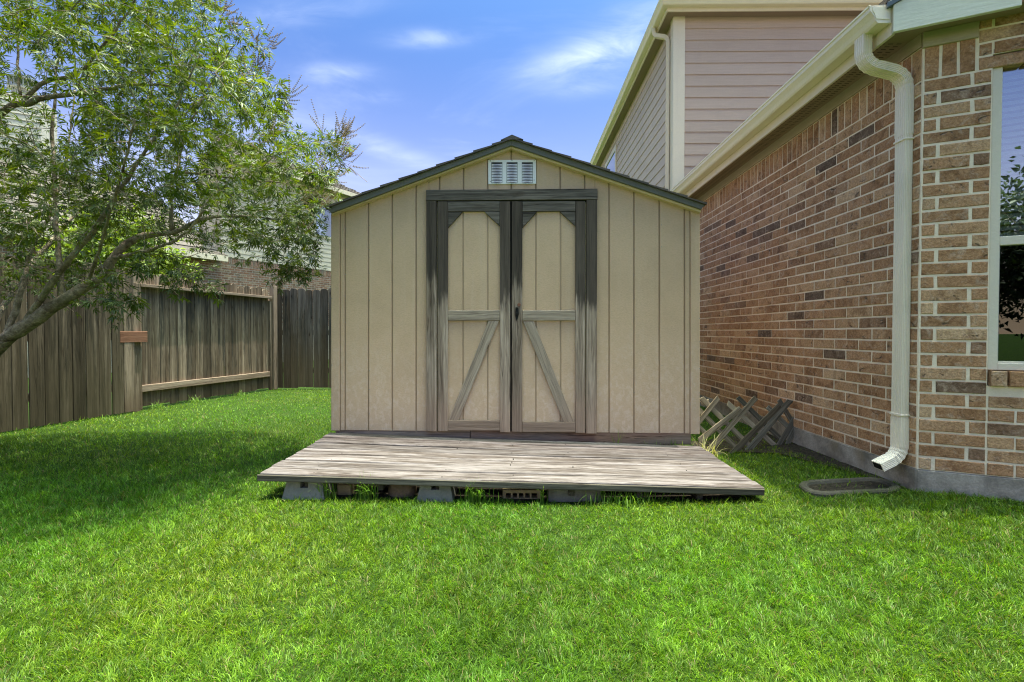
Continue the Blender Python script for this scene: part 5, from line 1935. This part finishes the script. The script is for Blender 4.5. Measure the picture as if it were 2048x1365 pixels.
def build_grass():
    NS = 1250000
    y = 1.0 + (9.2 - 1.0) * rng.random(NS) ** 1.0
    half = 1.09 * y + 1.3
    x = (rng.random(NS) * 2 - 1) * (1.09 * 9.2 + 1.3)
    den = np.clip((2.3 / y) ** 1.15, .12, 1.6) / 1.6
    keep = (np.abs(x) < half) & (rng.random(NS) < den)
    x, y = x[keep], y[keep]
    # more near the camera
    N2 = 700000
    y2 = 1.0 + 4.2 * rng.random(N2)
    x2 = (rng.random(N2) * 2 - 1) * (1.09 * y2 + .9)
    k2 = rng.random(N2) < np.clip((5.2 - y2) / 3.6, 0, 1) ** 1.5
    x2, y2 = x2[k2], y2[k2]
    x, y = np.concatenate([x, x2]), np.concatenate([y, y2])
    fx = FA.x + (y - FA.y) * (FD.x / FD.y)
    ok = x > fx + .06 - .25 * (rng.random(len(x)) < .02)
    ok &= ~((x > XW - .005) & (y > CY - .02))
    sN = (x - CORNER.x) * SN.x + (y - CORNER.y) * SN.y
    ok &= ~((sN < .005) & (x > XW - .3) & (y < CY + .1))
    ok &= ~((x > -1.52) & (x < 1.5) & (y > 3.95) & (y < 6.5))
    ok &= ~((x > -1.50) & (x < 1.47) & (y > 3.0) & (y < 3.96) & (rng.random(len(x)) < .985))
    ok &= ~((np.abs(x - 2.06) < .262) & (np.abs(y - 3.03) < .122) & (rng.random(len(x)) < .95))
    soil = ((y > 3.05) & (y < 4.1) & (x > 2.27 - .14 * (y - 3.4))) | ((y > 4.1) & (y < 4.6) & (x > 1.6) & (rng.random(len(x)) < .6))
    ok &= ~(soil & (rng.random(len(x)) < .93))
    ok &= y < FA.y + .02
    x, y = x[ok], y[ok]
    n = len(x)
    z = ground_z(x, y) - .003
    big = vnoise(x + 20, y + 20, .55, 1)
    med = vnoise(x + 20, y + 20, .13, 2)
    far = np.clip((y / 2.3), .75, 3.2) ** .62
    hgt = (.020 + .014 * big + .012 * med) * rng.uniform(.6, 1.35, n)
    shade_left = sstep(-1.6, -2.6, x) * (y < 6)
    hgt *= 1 + .30 * shade_left
    edge = np.maximum(np.exp(-((x - (FA.x + (y - FA.y) * (FD.x / FD.y))) / .10) ** 2), 0)
    hgt *= 1 + .9 * edge * rng.random(n)
    cl = vnoise(x + 20, y + 20, .032, 11) * .6 + vnoise(x + 20, y + 20, .016, 12) * .4
    hgt *= .45 + 1.1 * cl
    tall = rng.random(n) < .02
    hgt[tall] *= 1.7
    wid = rng.uniform(.0016, .0036, n) * far
    lean = rng.uniform(.35, 1.5, n)
    u = rng.random((n, 1))
    c = np.array((.030, .094, .004)) * (1 - u) + np.array((.165, .270, .020)) * u
    tone = (.70 + .62 * vnoise(x + 20, y + 20, .8, 3) * .6 + .32 * vnoise(x + 20, y + 20, .07, 4))[:, None]
    c = c * tone * (.62 + .8 * vnoise(x + 20, y + 20, .03, 13)[:, None])
    yel = (vnoise(x + 20, y + 20, 1.1, 5)[:, None] - .5) * .5
    c[:, 0] *= 1 + yel[:, 0]
    st = rng.random(n) < .06 + .05 * edge
    c[st] = np.array((.24, .19, .08)) * rng.uniform(.6, 1.1, (st.sum(), 1))
    v, f, cc = blades(n, x, y, z, hgt, wid, lean, c)
    o = tri_mesh('grass', M['grass'], None, v, f, cc)
    tag(o, 'short bright green lawn grass', 'grass', None, 'stuff')
    print('grass blades', n)


build_grass()


def tuft(name, label, loc, n, h, spread, c0=(.10, .22, .03), c1=(.22, .36, .06), wid=.006, group=None, lean=(.1, .8), out=None):
    x, y = loc
    r = rng
    xs = x + r.normal(size=n) * spread
    ys = y + r.normal(size=n) * spread * .35
    zs = ground_z(xs, ys) - .005
    u = r.random((n, 1))
    c = np.array(c0) * (1 - u) + np.array(c1) * u
    L = h * r.uniform(.45, 1.2, n)
    az = r.uniform(0, 2 * math.pi, n)
    ln = r.uniform(*lean, n)
    d = np.stack([np.cos(az), np.sin(az), np.zeros(n)], 1)
    if out is not None: d = d * .5 + np.array(out) * .8
    s = np.stack([np.cos(az + 1.4), np.sin(az + 1.4), np.zeros(n)], 1)
    b = np.stack([xs, ys, zs], 1)
    K = 5
    v = np.empty((n, 2 * K + 1, 3))
    p = b.copy()
    for k in range(K):
        w_ = wid * (1 - .12 * k) * r.uniform(.8, 1.2, (n, 1)) / 2
        v[:, 2 * k] = p - s * w_
        v[:, 2 * k + 1] = p + s * w_
        a = (ln * (k + .6) / K * 2.0)[:, None]
        p = p + (d * np.sin(a) + np.array([0, 0, 1.0]) * np.cos(a)) * (L / K)[:, None]
    v[:, 2 * K] = p
    tri = []
    for k in range(K - 1):
        tri += [[2 * k, 2 * k + 1, 2 * k + 3], [2 * k, 2 * k + 3, 2 * k + 2]]
    tri.append([2 * K - 2, 2 * K - 1, 2 * K])
    tri = np.array(tri)
    f = (np.arange(n)[:, None, None] * (2 * K + 1) + tri[None]).reshape(-1, 3)
    o = tri_mesh(name, M['grass'], None, v.reshape(-1, 3), f, np.repeat(c, 2 * K + 1, axis=0))
    # put the origin at the foot of the tuft
    base = Vector((x, y, float(ground_z(x, y))))
    o.data.transform(Matrix.Translation(-base))
    o.location = base
    tag(o, label, 'grass tuft', group)


G1 = 'tall grass tufts under the front of the deck'
for px, y, n, h, sp, lab in ((735, 2.985, 80, .17, .04, 'tall grass tuft under the deck between the tan brick and brown stone'),
                             (655, 3.0, 40, .15, .035, 'grass tuft between the left pier block and the small tan brick'),
                             (955, 2.985, 90, .16, .04, 'grass tuft under the deck left of the holed brick'),
                             (1250, 2.99, 200, .10, .13, 'low green grass tuft spilling from under the deck right of the long block'),
                             (1085, 2.99, 18, .15, .012, 'thin grass tuft between the holed brick and long grey block')):
    tuft('grass_tuft', lab, (P(px, 990, y=y).x, y), n, h, sp, group=G1, out=(0, -1, 0) if px < 1200 else None)
G2 = 'tall grass tufts growing at the foot of the shed'
for px, y, n, h, sp, lab in ((1234, 3.955, 26, .26, .035, 'tall spiky grass tuft at the shed foot right of the door casing'),
                             (1300, 3.955, 22, .19, .06, 'sparse grass tuft at the shed foot in front of the wire mesh'),
                             (1352, 3.955, 30, .19, .05, 'grass tuft at the shed foot near its right corner')):
    tuft('grass_tuft', lab, (P(px, 870, y=y).x, y), n, h, sp, (.09, .17, .03), (.25, .33, .08), group=G2, lean=(.05, .6))
tuft('grass_tuft', 'dry yellow grass tuft between the deck corner and the lattice', (1.53, 3.93), 60, .22, .05, (.36, .34, .14), (.5, .46, .22), lean=(.3, 1.3))
for k, t in enumerate((0.9, 1.75, 2.35)):
    p = FA + FD * t + FN * .12
    tuft('weed', ('small green weed at the foot of the fence nearest the far corner post', 'trailing green weed at the foot of the fence below the middle of the rail bay', 'bushy green weed at the foot of the fence beside the near post')[k],
         (p.x, p.y), 40, .14, .07, (.10, .2, .03), (.22, .34, .06), group='weeds at the fence foot', lean=(.3, 1.4))
    bpy.context.scene.objects[-1]['category'] = 'weed'
